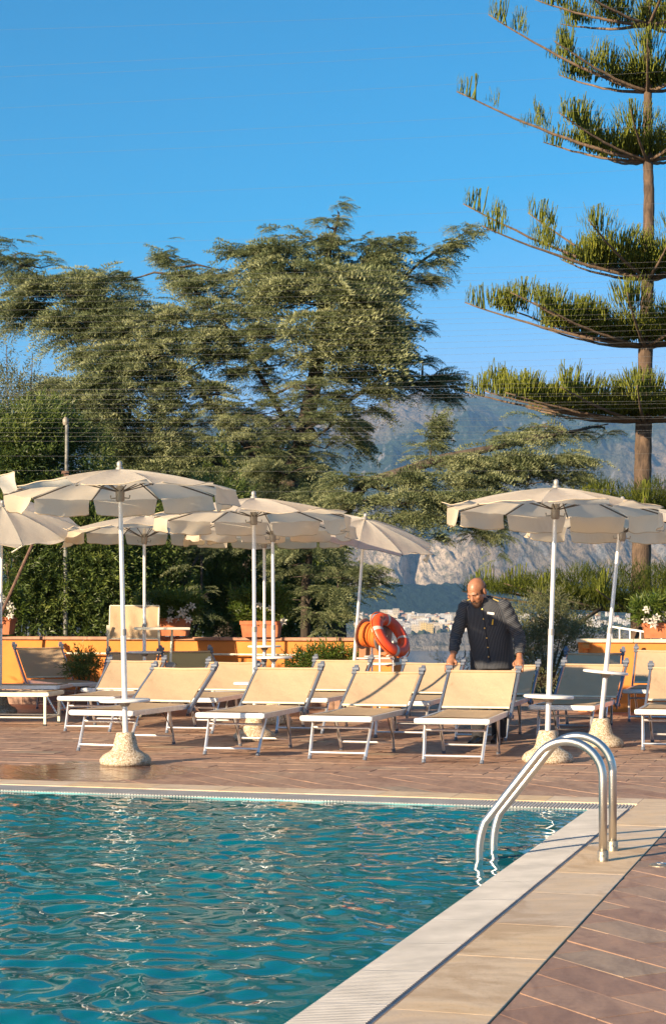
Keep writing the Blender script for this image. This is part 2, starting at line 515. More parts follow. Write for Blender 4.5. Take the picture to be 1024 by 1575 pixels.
def sea():
    q = NT('sea_water'); co = q.n('NewGeometry').outputs['Position']
    q.set(Base_Color=(0.02, 0.06, 0.11), Roughness=0.18)
    mp = q.n('Mapping'); mp.inputs['Scale'].default_value = (0.05, 0.05, 1); q.l(co, mp.inputs['Vector'])
    q.bump(q.noise(1, 5, 0.6, mp.outputs[0]), 0.25, 2.0)
    mb = MB(); mb.add([(-4500, -320, -61), (4500, -320, -61), (4500, 9800, -61), (-4500, 9800, -61)], [(0, 1, 2, 3)])
    tag(mb.build('sea', q.m, smooth=None), kind='structure')
sea()

RIDGE_X = [-400, 0, 300, 440, 480, 560, 600, 650, 720, 800, 900, 1000, 1100, 1400]
RIDGE_Y = [760, 725, 690, 668, 655, 636, 618, 603, 608, 600, 612, 622, 640, 680]
def land_z(px, Y):
    """height of the far coast seen at photo column px, distance Y"""
    ridge = np.interp(px, RIDGE_X, RIDGE_Y)
    wob = fbm(np.stack([px / 60.0, Y / 900.0, px * 0], -1), 4) - 0.5
    wob2 = fbm(np.stack([px / 23.0 + 9, Y / 400.0, px * 0 + 4], -1), 4) - 0.5
    clifftop = 822 + 46 * wob
    right = 1 / (1 + np.exp(-(px - 705) / 9.0))
    foot = 903 + 8 * wob2
    hill = 914 - 10 * np.exp(-((px - 640) / 70.0) ** 2) + 20 * wob
    hill = hill * (1 - right) + right * (908 + 14 * wob)
    ys = np.array([2985, 3000, 3022, 3060, 3150, 3560, 4100, 4260, 4480, 5600, 7000, 8500, 9300])
    z = np.zeros_like(Y)
    prof = [np.full_like(px, 1003.0), np.full_like(px, 1000.0), 993 + 6 * wob2, 974 + 12 * wob2, 968 + 8 * wob2, 949 + 4 * wob, hill, foot, clifftop, 745 + 60 * wob, 665 + 70 * wob, ridge, ridge + 40]
    prof = np.stack(prof, 0)
    k = np.clip(np.searchsorted(ys, Y, side='right') - 1, 0, len(ys) - 2)
    t = np.clip((Y - ys[k]) / (ys[k + 1] - ys[k]), 0, 1)
    t = np.where(k >= 7, t, t * t * (3 - 2 * t))
    a = np.take_along_axis(prof, k[None], 0)[0]; b = np.take_along_axis(prof, (k + 1)[None], 0)[0]
    py = a * (1 - t) + b * t
    return H - (py - HOR) / F * Y

def mountains():
    s = np.concatenate([np.linspace(-0.36, -0.21, 20), np.linspace(-0.208, -0.03, 110), np.linspace(-0.0285, 0.202, 500), np.linspace(0.206, 0.36, 24)])
    ys = np.concatenate([np.linspace(2985, 3170, 24), np.linspace(3180, 4200, 46), np.linspace(4215, 4560, 60), np.linspace(4590, 8500, 190), np.linspace(8540, 9300, 10)])
    S, Y = np.meshgrid(s, ys)
    X = S * Y
    px = S * F + CX
    Z = land_z(px, Y)
    amp = np.interp(Y, [2985, 3060, 3560, 3800, 4200, 4300, 4600, 6000, 8000, 8500, 9300], [0, 2, 3, 12, 22, 60, 85, 190, 150, 30, 10])
    wx = X + 160 * (fbm(np.stack([X / 700, Y / 700, X * 0 + 3], -1), 3) - 0.5)
    rid = fbm(np.stack([wx / 420, Y / 1150, X * 0], -1), 6, True)
    Z = Z + amp * (rid - 0.62)
    fine = fbm(np.stack([X / 90, Y / 140, X * 0 + 8], -1), 4, True)
    Z = Z + amp * np.interp(Y, [4200, 4260, 4520, 4700], [0.22, 0.34, 0.34, 0.20]) * (fine - 0.6)
    gul = fbm(np.stack([(X + 0.3 * Y) / 34, Y / 260, X * 0 + 5], -1), 4, True)
    Z = Z + np.interp(Y, [4200, 4270, 4500, 4700, 8400], [0, 30, 34, 16, 22]) * (gul - 0.62)
    spur = fbm(np.stack([(X - 0.25 * Y) / 170, Y / 700, X * 0 + 2], -1), 3, True)
    Z = Z + np.interp(px, [680, 730], [0.25, 1]) * np.interp(Y, [4210, 4290, 4560, 4900], [0, 75, 75, 0]) * (spur - 0.6)
    # trees roughen the wooded slope
    wood = np.interp(Y, [3500, 3600, 4180, 4260], [0, 1, 1, 0])
    Z = Z + wood * 9 * vnoise(np.stack([X / 14, Y / 22, X * 0], -1))
    # deep cave-like notch in the pale cliff
    cy = np.interp(Y, [4215, 4290, 4470, 4520], [0, 1, 1, 0])
    Z = Z - 70 * cy * np.exp(-((px - 630 - (Y - 4300) * 0.02 + 9 * (vnoise(np.stack([Y / 40, X * 0, X * 0], -1)) - .5)) / 11.0) ** 4)
    Z[0] = -63
    nx = len(s)
    V3 = np.stack([X, Y, Z], -1).reshape(-1, 3)
    j, i = np.meshgrid(np.arange(len(ys) - 1), np.arange(nx - 1), indexing='ij')
    a = (j * nx + i).ravel()
    Fc = np.stack([a, a + 1, a + nx + 1, a + nx], 1)
    kind = np.where(Y < 3020, 0.0, np.where(Y < 3200, 0.15, np.where(Y < 3560, 0.3, np.where(Y < 4250, 0.6, 0.9))))
    pale = np.exp(-((px - 640) / 75.0) ** 4) * np.interp(Y, [4210, 4240, 4500, 4600], [0, 1, 1, 0])
    bare = fbm(np.stack([X / 900 + 2, Y / 1500, X * 0 + 1], -1), 5)
    q = NT('coast_rock'); co = q.n('NewGeometry').outputs['Position']
    geo = q.n('NewGeometry')
    sx = q.n('SeparateXYZ'); q.l(geo.outputs['Normal'], sx.inputs[0])
    kd = q.n('Attribute', attribute_name='zone').outputs['Fac']
    pl = q.n('Attribute', attribute_name='pale').outputs['Fac']
    br = q.n('Attribute', attribute_name='bare').outputs['Fac']
    mp = q.n('Mapping'); mp.inputs['Scale'].default_value = (0.006, 0.006, 0.012); q.l(co, mp.inputs['Vector'])
    nz = q.noise(1.0, 7, 0.68, mp.outputs[0], 0.4)
    rock = q.ramp(nz, [(0.25, (0.12, 0.12, 0.115)), (0.5, (0.26, 0.245, 0.225)), (0.75, (0.39, 0.36, 0.32))])
    veg = q.ramp(nz, [(0.3, (0.025, 0.05, 0.03)), (0.7, (0.06, 0.085, 0.04))])
    grass = q.ramp(nz, [(0.3, (0.19, 0.155, 0.105)), (0.7, (0.33, 0.255, 0.175))])
    flat = q.math('ADD', sx.outputs[2], q.math('MULTIPLY', q.math('SUBTRACT', nz, 0.5), 0.7))
    mp2 = q.n('Mapping'); mp2.inputs['Scale'].default_value = (0.03, 0.012, 0.02); q.l(co, mp2.inputs['Vector'])
    spots = q.noise(1.0, 6, 0.72, mp2.outputs[0], 0.3)
    steep = q.ramp(q.math('ADD', flat, q.math('MULTIPLY', q.math('SUBTRACT', spots, 0.5), 0.9)), [(0.56, (1, 1, 1)), (0.72, (0, 0, 0))])
    upper = q.mix(q.ramp(br, [(0.46, (0, 0, 0)), (0.56, (1, 1, 1))]), veg, grass)
    c = q.mix(steep, upper, rock)
    c = q.mix(q.math('MULTIPLY', pl, 0.9), c, q.ramp(nz, [(0.3, (0.36, 0.29, 0.215)), (0.55, (0.56, 0.455, 0.335)), (0.8, (0.64, 0.52, 0.38))]))
    low = q.ramp(kd, [(0.0, (0.42, 0.36, 0.28)), (0.1, (0.26, 0.24, 0.21)), (0.2, (0.26, 0.24, 0.21)), (0.29, (0.17, 0.17, 0.12)), (0.45, (0.17, 0.17, 0.12)), (0.55, (0.03, 0.06, 0.04))])
    low = q.mix(0.5, low, q.mix(1.0, low, rock, 'OVERLAY'))
    c = q.mix(q.ramp(kd, [(0.7, (0, 0, 0)), (0.8, (1, 1, 1))]), low, c)
    mp3 = q.n('Mapping'); mp3.inputs['Scale'].default_value = (0.085, 0.03, 0.05); q.l(co, mp3.inputs['Vector'])
    scrub = q.ramp(q.noise(1.0, 5, 0.8, mp3.outputs[0]), [(0.36, (0.42, 0.50, 0.42)), (0.48, (0.95, 0.95, 0.95)), (0.66, (1.25, 1.22, 1.18))])
    c = q.mix(1.0, c, scrub, 'MULTIPLY')
    q.set(Base_Color=c, Roughness=0.95); q.b.inputs['Specular IOR Level'].default_value = 0.1
    q.bump(q.math('ADD', q.noise(1.0, 6, 0.75, mp2.outputs[0]), q.math('MULTIPLY', scrub, 0.25)), 0.9, 28.0)
    tag(link('mountains', np_mesh('mountains', V3, Fc, q.m, {'zone': kind.ravel(), 'pale': pale.ravel(), 'bare': bare.ravel()}, smooth=True)), kind='structure')
mountains()

# haze: one closed box of thin air
def haze():
    q = NT('thin_haze')
    q.t.nodes.remove(q.b)
    pv = q.n('VolumePrincipled')
    pv.inputs['Color'].default_value = (0.30, 0.58, 1.0, 1)
    pv.inputs['Density'].default_value = 0.000060
    pv.inputs['Anisotropy'].default_value = 0.0
    q.l(pv.outputs[0], q.out.inputs['Volume'])
    mb = MB(); mb.box((0, 4800, (1190 - 68) / 2), (9400, 10360, 1258))
    o = mb.build('haze', q.m, smooth=None)
    tag(o, kind='stuff')
haze()

# ------------------------------------------------------------------ far town
def town():
    cols = [('white', (0.56, 0.53, 0.49)), ('cream', (0.52, 0.44, 0.32)), ('yellow', (0.52, 0.38, 0.15)), ('pink', (0.46, 0.31, 0.24)), ('grey', (0.32, 0.30, 0.28))]
    mats = [simple('far_plaster_' + n, c, 0.85, 0, 0.06, 0.2) for n, c in cols]
    win = simple('far_window', (0.06, 0.06, 0.07), 0.4)
    roofm = [simple('far_flat_roof', (0.50, 0.45, 0.40), 0.9), simple('far_tiled_roof', (0.40, 0.20, 0.12), 0.9)]
    protos = []
    shapes = [(13, 10, 9, 3), (18, 11, 12, 4), (9, 9, 7, 2), (24, 12, 14, 4), (12, 10, 15, 5), (30, 12, 10, 3)]
    for si, (w, d, h, st) in enumerate(shapes):
        for ci in range(5):
            if ci > 1 and si % 2: continue
            e = empty('seaside_house')
            b = MB(); b.box((0, 0, h / 2 - 3), (w, d, h + 6))
            if si % 3 == 0: b.box((-w * 0.2, 0.5, h + 1.3), (w * 0.4, d * 0.6, 2.6))
            b.build('wall', mats[ci], e, None)
            rf = MB()
            if ci == 3 or si == 2:
                rf.add([(-w / 2 - .4, -d / 2 - .4, h + .02), (w / 2 + .4, -d / 2 - .4, h + .02), (w / 2 + .4, d / 2 + .4, h + .02), (-w / 2 - .4, d / 2 + .4, h + .02), (-w / 4, 0, h + 2.4), (w / 4, 0, h + 2.4)],
                       [(0, 1, 5, 4), (2, 3, 4, 5), (1, 2, 5), (3, 0, 4), (3, 2, 1, 0)])
                rf.build('roof', roofm[1], e, None)
            else:
                rf.box((0, 0, h + 0.2), (w + 0.6, d + 0.6, 0.4)); rf.build('roof', roofm[0], e, None)
            wi = MB()
            n = max(2, int(w / 3.2))
            for r in range(st):
                for k in range(n):
                    x = -w / 2 + (k + 0.5) * w / n
                    wi.box((x, -d / 2 - 0.02, (r + 0.55) * h / st), (1.1, 0.2, 1.5))
            o = wi.build('windows_row', win, e, None); o['kind'] = 'stuff'
            o.name = 'window_grid'
            protos.append((e, cols[ci][0], ci, w))
    spots = []
    rr = random.Random(11)
    rows = 9
    for r in range(rows):
        Y = 3095 + 52 * r
        x0, x1 = (548, 735)
        px = x0 + rr.uniform(0, 8)
        while px < x1:
            spots.append((px, Y + rr.uniform(-18, 18))); px += rr.uniform(7, 15)
    for r in range(6):
        Y = 3240 + 60 * r
        px = 790 + rr.uniform(0, 10)
        while px < 980:
            spots.append((px, Y + rr.uniform(-18, 18))); px += rr.uniform(12, 30)
    first = set()
    weights = [4, 3.4, 1.0, 1.3, 1.6]
    for px, Y in spots:
        if rr.random() < 0.10: continue
        i = rr.choices(range(len(protos)), [weights[p[2]] for p in protos])[0]
        e, cn, ci, w = protos[i]
        if i not in first:
            o = e; first.add(i)
        else:
            o = copy_tree(e)
        z = float(land_z(np.array([px]), np.array([float(Y)]))[0])
        o.location = ((px - CX) / F * Y, Y, z)
        o.rotation_euler = (0, 0, rr.uniform(-0.5, 0.5))
        s = rr.uniform(0.5, 1.05); o.scale = (s, s, s * rr.uniform(0.9, 1.2))
        nm = {'white': 'white house', 'cream': 'cream house', 'yellow': 'yellow house', 'pink': 'pink house', 'grey': 'grey house'}[cn]
        if px < 740: tag(o, f'tiny {nm} in the far seaside town seen between the life ring and the man', 'house', f'{nm}s of the far town beside the life ring')
        else: tag(o, f'tiny {nm} in the far seaside town glimpsed under the low pine boughs', 'house', f'{nm}s of the far town under the pine boughs')
    # gardens and street trees between the houses, one mass
    v0 = np.array([(math.cos(a) * math.cos(b), math.sin(a) * math.cos(b), math.sin(b)) for b in (-.5, .5) for a in [i * math.pi / 3 for i in range(6)]] + [(0, 0, 1.15), (0, 0, -1)])
    f0 = np.array([t for i in range(6) for t in ((i, (i + 1) % 6, 6 + (i + 1) % 6), (i, 6 + (i + 1) % 6, 6 + i), (6 + i, 6 + (i + 1) % 6, 12), ((i + 1) % 6, i, 13))])
    n = 2600
    tp = RNG.uniform(520, 1010, n); tY = RNG.uniform(3060, 3640, n)
    keep = vnoise(np.stack([tp / 14, tY / 45, tp * 0], 1)) > 0.5
    tp, tY = tp[keep], tY[keep]; n = len(tp)
    loc = np.stack([(tp - CX) / F * tY, tY, land_z(tp, tY) + 1.5], 1)
    V_, F_, T_ = scatter([(v0, f0)], euler_mats(RNG.uniform(-.3, .3, n), RNG.uniform(-.3, .3, n), RNG.uniform(0, 6, n)), loc, RNG.uniform(2.2, 5.5, n), RNG.random(n))
    tt = simple('far_tree_green', (0.045, 0.065, 0.03), 0.9, 0, 0.3, 0.2)
    tag(link('town_greenery', np_mesh('town_greenery', V_, F_, tt)), 'dark green garden trees scattered between the far houses', 'greenery', kind='stuff')
    for i, (e, *_r) in enumerate(protos):
        if i not in first:
            for ch in list(e.children): bpy.data.objects.remove(ch)
            bpy.data.objects.remove(e)
town()

# ------------------------------------------------------------------ pool
GW, SW = 0.245, 0.31           # widths of the white grate and of the stone edge
def pool():
    # shell
    q = NT('pool_mosaic'); co = q.n('NewGeometry').outputs['Position']
    q.set(Base_Color=q.ramp(q.noise(1.9, 5, 0.6, co, 0.4), [(0.38, (0.03, 0.42, 0.50)), (0.5, (0.14, 0.70, 0.72)), (0.64, (0.45, 0.88, 0.84))]), Roughness=0.4)
    LU, LV, D = 13.0, 15.0, 1.5
    mb = MB()
    c = [(-LU, -LV), (0, -LV), (0, 0), (-LU, 0)]
    vs = [P(u, v, -D) for u, v in c] + [P(u, v, -0.012) for u, v in c]
    mb.add(vs, [(0, 1, 2, 3), (0, 4, 5, 1), (1, 5, 6, 2), (2, 6, 7, 3), (3, 7, 4, 0)])
    tag(mb.build('pool_basin', q.m, smooth=None), kind='structure')
    # water surface, a real rippled sheet
    w = NT('pool_water'); t = w.t; t.nodes.remove(w.b)
    fr = w.n('Fresnel'); fr.inputs['IOR'].default_value = 1.33
    tr0 = w.n('BsdfTransparent'); tr0.inputs[0].default_value = (0.50, 0.92, 0.93, 1)
    rf = w.n('BsdfRefraction'); rf.inputs['Color'].default_value = (0.50, 0.92, 0.93, 1); rf.inputs['Roughness'].default_value = 0.0; rf.inputs['IOR'].default_value = 1.33
    tr = w.n('MixShader'); tr.inputs[0].default_value = 0.5; w.l(tr0.outputs[0], tr.inputs[1]); w.l(rf.outputs[0], tr.inputs[2])
    df = w.n('BsdfDiffuse'); df.inputs[0].default_value = (0.000, 0.29, 0.345, 1)
    gl = w.n('BsdfGlossy'); gl.inputs['Roughness'].default_value = 0.015
    m1 = w.n('MixShader'); m1.inputs[0].default_value = 0.48
    w.l(tr.outputs[0], m1.inputs[1]); w.l(df.outputs[0], m1.inputs[2])
    m2 = w.n('MixShader'); w.l(fr.outputs[0], m2.inputs[0]); w.l(m1.outputs[0], m2.inputs[1]); w.l(gl.outputs[0], m2.inputs[2])
    w.l(m2.outputs[0], w.out.inputs[0])
    step = 0.018
    us = np.concatenate([np.arange(-LU, -4.6, 0.09), np.arange(-4.6, 0.0, step), [0.0]])
    vs = np.concatenate([np.arange(-LV, -7.6, 0.09), np.arange(-7.6, 0.0, step), [0.0]])
    A, B = np.meshgrid(us, vs)
    r = np.random.default_rng(21)
    Z = np.zeros_like(A)
    warpa = A + 0.10 * np.sin(B * 2.1 + 1.0) + 0.06 * np.sin(A * 3.7 + B * 2.9)
    warpb = B + 0.10 * np.sin(A * 1.9) + 0.06 * np.sin(B * 4.3 - A * 2.2)
    for k in range(26):
        lam = 0.12 * (0.40 / 0.12) ** r.random(); th = r.normal(1.1, 0.8); kk = 2 * math.pi / lam
        Z += 0.022 / kk * np.sin(kk * (warpa * math.cos(th) + warpb * math.sin(th)) + r.random() * 6.28)
    for k in range(60):
        lam = 0.065 * (0.17 / 0.065) ** r.random(); th = r.normal(0.9, 1.3); kk = 2 * math.pi / lam
        sl = 0.0155 * (lam / 0.12) ** 0.5
        Z += sl / kk * np.sin(kk * (warpa * math.cos(th) + warpb * math.sin(th)) + 0.8 * np.sin(2.2 * A + 1.3 * B + k) + r.random() * 6.28)
    patch = 0.62 + 0.75 * fbm(np.stack([A * 0.55, B * 0.55, A * 0 + 2], -1), 3)
    Z = Z * patch
    Z *= np.clip(np.minimum(-A, -B) / 0.25, 0.25, 1)
    W3 = np.stack([PC.x + U.x * A + V.x * B, PC.y + U.y * A + V.y * B, -0.016 + Z], -1).reshape(-1, 3)
    nx = len(us)
    j, i = np.meshgrid(np.arange(len(vs) - 1), np.arange(nx - 1), indexing='ij')
    a = (j * nx + i).ravel()
    tag(link('water', np_mesh('water', W3, np.stack([a, a + 1, a + nx + 1, a + nx], 1), w.m, smooth=True)), kind='structure')
    # white overflow grates and stone edging along the far and the near-right side
    e = empty('pool_edging'); e['kind'] = 'structure'
    def run(far):
        n = int(13.0 / 0.5)
        for k in range(n):
            a0, a1 = -k * 0.5 - 0.5, -k * 0.5
            off = 0.0
            if k == 0: a1 = GW if far else 0.0
            vis = (not far and k < 15) or (far and k < 9)
            if not vis: continue
            mb = MB()
            # carrier strip
            def Q(al, ac, z): return P(al, ac, z) if far else P(ac, al, z)
            mb.add([Q(a0, 0.0, -0.012), Q(a1, 0.0, -0.012), Q(a1, GW, -0.004), Q(a0, GW, -0.004),
                    Q(a0, 0.0, -0.06), Q(a1, 0.0, -0.06), Q(a1, GW, -0.06), Q(a0, GW, -0.06)],
                   [(0, 1, 2, 3), (0, 4, 5, 1), (2, 6, 7, 3), (1, 5, 6, 2), (3, 7, 4, 0)])
            p = 0.021
            m = int((a1 - a0) / p + 0.999)
            for s_ in range(m):
                x0 = a0 + s_ * p + 0.002; x1 = min(x0 + 0.0125, a1)
                if x1 - x0 < 0.002: continue
                mb.add([Q(x0, 0.004, -0.005), Q(x1, 0.004, -0.005), Q(x1, GW - 0.012, 0.004), Q(x0, GW - 0.012, 0.004),
                        Q(x0, 0.004, -0.013), Q(x1, 0.004, -0.013), Q(x1, GW - 0.012, -0.005), Q(x0, GW - 0.012, -0.005)],
                       [(0, 1, 2, 3), (0, 4, 5, 1), (1, 5, 6, 2), (2, 6, 7, 3), (3, 7, 4, 0)])
            mb.build('overflow_grate', M['grate'], e, None)
    run(True); run(False)
    # dark slot between grate and stone
    for far in (True, False):
        mb = MB()
        def Q(al, ac, z): return P(al, ac, z) if far else P(ac, al, z)
        a0, a1 = -13.0, GW + 0.014
        mb.add([Q(a0, GW, -0.012), Q(a1, GW, -0.012), Q(a1, GW + 0.014, -0.012), Q(a0, GW + 0.014, -0.012)], [(0, 1, 2, 3)])
        mb.build('drain_slot', M['dark_gap'], e, None)
    # stones
    rr = random.Random(5)
    s0 = GW + 0.014
    def stone(u0, u1, v0, v1):
        g = 0.0008
        u0 += g; u1 -= g; v0 += g; v1 -= g
        b = 0.0015; zt = 0.006 + rr.uniform(-0.0005, 0.0005)
        vs = [P(u, v, -0.05) for u, v in ((u0, v0), (u1, v0), (u1, v1), (u0, v1))]
        vs += [P(u, v, zt - b) for u, v in ((u0, v0), (u1, v0), (u1, v1), (u0, v1))]
        vs += [P(u, v, zt) for u, v in ((u0 + b, v0 + b), (u1 - b, v0 + b), (u1 - b, v1 - b), (u0 + b, v1 - b))]
        fs = [(8, 9, 10, 11)] + [(r_ * 4 + i, r_ * 4 + (i + 1) % 4, r_ * 4 + 4 + (i + 1) % 4, r_ * 4 + 4 + i) for r_ in (0, 1) for i in range(4)]
        me = MB().add(vs, fs).mesh('coping_stone', M['travertine'])
        at = me.attributes.new('tint', 'FLOAT', 'POINT'); tv = rr.random(); at.data.foreach_set('value', [tv] * 12)
        link('coping_stone', me, e)
    stone(s0, s0 + SW, s0 - 0.25, s0 + SW)
    v = s0 - 0.25
    while v > -12.0:
        L = rr.uniform(0.55, 0.95); stone(s0, s0 + SW, v - L, v); v -= L
    u = s0
    while u > -7.0:
        L = rr.uniform(0.48, 0.66); stone(u - L, u, s0, s0 + SW); u -= L
pool()

def clip_poly(poly, n, d):
    """keep the part with n.p <= d"""
    out = []
    for i in range(len(poly)):
        a, b = poly[i], poly[(i + 1) % len(poly)]
        da, db = n[0] * a[0] + n[1] * a[1] - d, n[0] * b[0] + n[1] * b[1] - d
        if da <= 0: out.append(a)
        if (da < 0 < db) or (db < 0 < da):
            t = da / (da - db); out.append((a[0] + (b[0] - a[0]) * t, a[1] + (b[1] - a[1]) * t))
    return out

def deck():
    s1 = GW + 0.014 + SW
    bed = MB()
    for u0, u1, v0, v1 in ((s1, 7.0, -14.0, 13.9), (-10.0, s1, s1, 13.9)):
        bed.add([P(u0, v0, -0.008), P(u1, v0, -0.008), P(u1, v1, -0.008), P(u0, v1, -0.008)], [(0, 1, 2, 3)])
    d = bed.build('deck', M['grout'], None, None); d['kind'] = 'structure'
    TW, TL, JT = 0.212, 0.424, 0.0055
    band = s1 + 1.15
    rr = random.Random(3)
    tiles = []
    def lay(ang, regions, off=(0, 0), jt=JT):
        ca, sa = math.cos(ang), math.sin(ang)
        n = 75
        for i in range(-n // 2, n // 2 + 1):
            for j in range(-n, n + 1):
                x0 = i * TL + (j % 2) * TL / 2; y0 = j * TW
                q = [(x0 + jt / 2, y0 + jt / 2), (x0 + TL - jt / 2, y0 + jt / 2), (x0 + TL - jt / 2, y0 + TW - jt / 2), (x0 + jt / 2, y0 + TW - jt / 2)]
                q = [(ca * x - sa * y + off[0], sa * x + ca * y + off[1]) for x, y in q]
                for (u0, u1, v0, v1) in regions:
                    if max(p[0] for p in q) < u0 or min(p[0] for p in q) > u1 or max(p[1] for p in q) < v0 or min(p[1] for p in q) > v1: continue
                    p = clip_poly(q, (1, 0), u1); p = clip_poly(p, (-1, 0), -u0) if len(p) > 2 else p
                    p = clip_poly(p, (0, 1), v1) if len(p) > 2 else p; p = clip_poly(p, (0, -1), -v0) if len(p) > 2 else p
                    if len(p) < 3: continue
                    ar = abs(sum(p[k][0] * p[(k + 1) % len(p)][1] - p[(k + 1) % len(p)][0] * p[k][1] for k in range(len(p)))) / 2
                    if ar < 0.0008: continue
                    tiles.append(p)
    # diagonal planks round the pool (long joints at 45 degrees to the edge), straight bond under the loungers
    lay(R(45 + 90), [(s1 + 0.004, 7.0, -14.0, s1 + 0.004), (-10.0, 7.0, s1 + 0.004, band)], (0.1, 0.05))
    lay(R(0), [(-10.0, 7.0, band + 0.006, 13.8)], (0.0, band + 0.006))
    polys = []
    for p in tiles:
        w = [P(a, b) for a, b in p]
        scr = [(F * q.x / max(q.y, 0.5), F * H / max(q.y, 0.5), q.y) for q in w]
        inside = any(q[2] > 1 and abs(q[0]) < 540 and q[1] < 640 for q in scr)
        ar = abs(sum(scr[k][0] * scr[(k + 1) % len(scr)][1] - scr[(k + 1) % len(scr)][0] * scr[k][1] for k in range(len(scr)))) / 2 if inside else 0
        near = min(q.y for q in w)
        if not inside and not (near > 3 and max(abs(q.x) for q in w) < 7): continue
        polys.append((ar, w))
    polys.sort(key=lambda t: -t[0])
    def shape(w):
        n = len(w)
        c = sum(w, Vector()) / n
        dz = rr.uniform(-0.0012, 0.0012); tx, ty = rr.uniform(-.004, .004), rr.uniform(-.004, .004)
        vs = []
        for ins, z in ((0, -0.008), (0, 0.0004), (0.0012, 0.0015)):
            for p in w:
                dd = (c - p); L = dd.length
                q = p + dd * min(0.3, ins / max(L, 1e-4) * 1.3)
                vs.append((q.x, q.y, z + dz + (tx * (q.x - c.x) + ty * (q.y - c.y) if z > -0.005 else 0)))
        fs = [tuple(range(2 * n, 3 * n))] + [(r_ * n + i, r_ * n + (i + 1) % n, r_ * n + n + (i + 1) % n, r_ * n + n + i) for r_ in (0, 1) for i in range(n)]
        # keep faces turned up
        a = sum(w[k].x * w[(k + 1) % n].y - w[(k + 1) % n].x * w[k].y for k in range(n))
        if a < 0: fs = [tuple(reversed(f)) for f in fs]
        return vs, fs
    rest = MB(); tints = []
    for k, (ar, w) in enumerate(polys):
        vs, fs = shape(w)
        t = min(1, max(0, rr.gauss(0.5, 0.23)))
        if k < 290:
            me = MB().add(vs, fs).mesh('deck_tile', M['tile'])
            me.attributes.new('tint', 'FLOAT', 'POINT').data.foreach_set('value', [t] * len(vs))
            link('deck_tile', me, d)
        else:
            n = len(rest.v); rest.v += vs; rest.f += [tuple(i + n for i in f) for f in fs]; tints += [t] * len(vs)
    me = rest.mesh('small_deck_tiles', M['tile'])
    me.attributes.new('tint', 'FLOAT', 'POINT').data.foreach_set('value', tints)
    o = link('deck_tiling', me, d); o['kind'] = 'stuff'
deck()

# ------------------------------------------------------------------ walls
WZ = 0.875
WL0 = G(-60, 977, WZ); 
def wall_left():
    # runs parallel to the far pool edge
    p1 = Vector((0.30, 21.4, 0)); d = -U
    L = 6.6
    e = empty('orange_garden_wall', p1, math.atan2(d.y, d.x), 'low orange plastered garden wall with reddish coping in front of the dark hedge', 'wall')
    b = MB(); b.box((L / 2, -0.14, WZ / 2 - 0.02), (L, 0.28, WZ - 0.04)); b.build('wall_body', M['orange_wall'], e, None)
    n = 11
    for k in range(n):
        w = L / n
        c = MB(); c.box((w * (k + 0.5) - 0.02, -0.14, WZ - 0.018), (w - 0.006, 0.36, 0.04), b=0.006); c.build('coping_tile', M['wall_coping'], e, None)
    for k in range(22):
        w = L / 22
        c = MB(); c.box((w * (k + 0.5), 0.008, 0.10), (w - 0.006, 0.014, 0.20)); c.build('skirting_tile', M['tile'], e, None)
    pp = empty('wall_pipe', p1, math.atan2(d.y, d.x), 'thin pale water pipe running along the foot of the orange wall', 'pipe')
    c = MB(); c.tube([(0.2, 0.10, 0.665), (L - 2.4, 0.10, 0.665)], 0.013, 8); c.build('pipe_run', M['cream_metal'], pp)
    for k in range(5):
        c = MB(); c.bar((0.4 + k * 0.85, 0.003, 0.665), (0.4 + k * 0.85, 0.10, 0.665), 0.02); c.build('bracket', M['cream_metal'], pp, None)
    return e
wall_left()

def wall_right():
    p0 = AT(889, 983, 21.0); p0.z = 0
    d = U
    e = empty('sunlit_orange_wall', p0, math.atan2(d.y, d.x), 'bright sunlit orange wall with cream coping under the tall pine', 'wall')
    Z = H - (983 - HOR) / F * 21.0
    L = 3.4
    b = MB(); b.box((L / 2, 0.15, Z / 2 - 0.02), (L, 0.30, Z - 0.04)); b.build('wall_body', M['orange_wall'], e, None)
    for k in range(5):
        w = L / 5
        c = MB(); c.box((w * (k + 0.5) - 0.02, 0.15, Z - 0.02), (w - 0.005, 0.38, 0.042), b=0.006); c.build('coping_slab', M['cream_coping'], e, None)
    c = MB(); c.tube([(0.10, -0.03, 0.0), (0.10, -0.03, Z - 0.12)], 0.02, 8); c.box((0.10, -0.03, Z - 0.09), (0.09, 0.07, 0.06), b=.01); c.build('drain_pipe', M['orange_wall'], e)
    # white railing lying along the top
    r = empty('white_railing', p0 + V * 0.15 + Vector((0, 0, Z)), math.atan2(d.y, d.x), 'low white metal railing with five short bars on top of the sunlit orange wall', 'railing')
    a, bb = Vector((0.36, 0, 0.15)), Vector((0.98, 0, 0.055))
    c = MB(); c.bar(a, bb, 0.016, 0.022, up=(0, 0, 1)); c.build('top_rail', M['white_metal'], r, None)
    c = MB(); c.bar((0.37, 0, 0.0), (0.37, 0, 0.18), 0.03, 0.03); c.build('end_post', M['white_metal'], r, None)
    for k in range(5):
        t = (k + 0.9) / 5
        q = a.lerp(bb, t)
        c = MB(); c.bar((q.x, 0, 0.0), (q.x, 0, q.z), 0.014); c.build('baluster', M['white_metal'], r, None)
    return p0, Z
RW = wall_right()

# ------------------------------------------------------------------ sun loungers
def sling_grid(w, y0, y1, fz, th=0.006):
    def top(s, t): 
        x = (s - 0.5) * w; y = y0 + (y1 - y0) * t
        return (x, y, fz(s, t) + th)
    return top

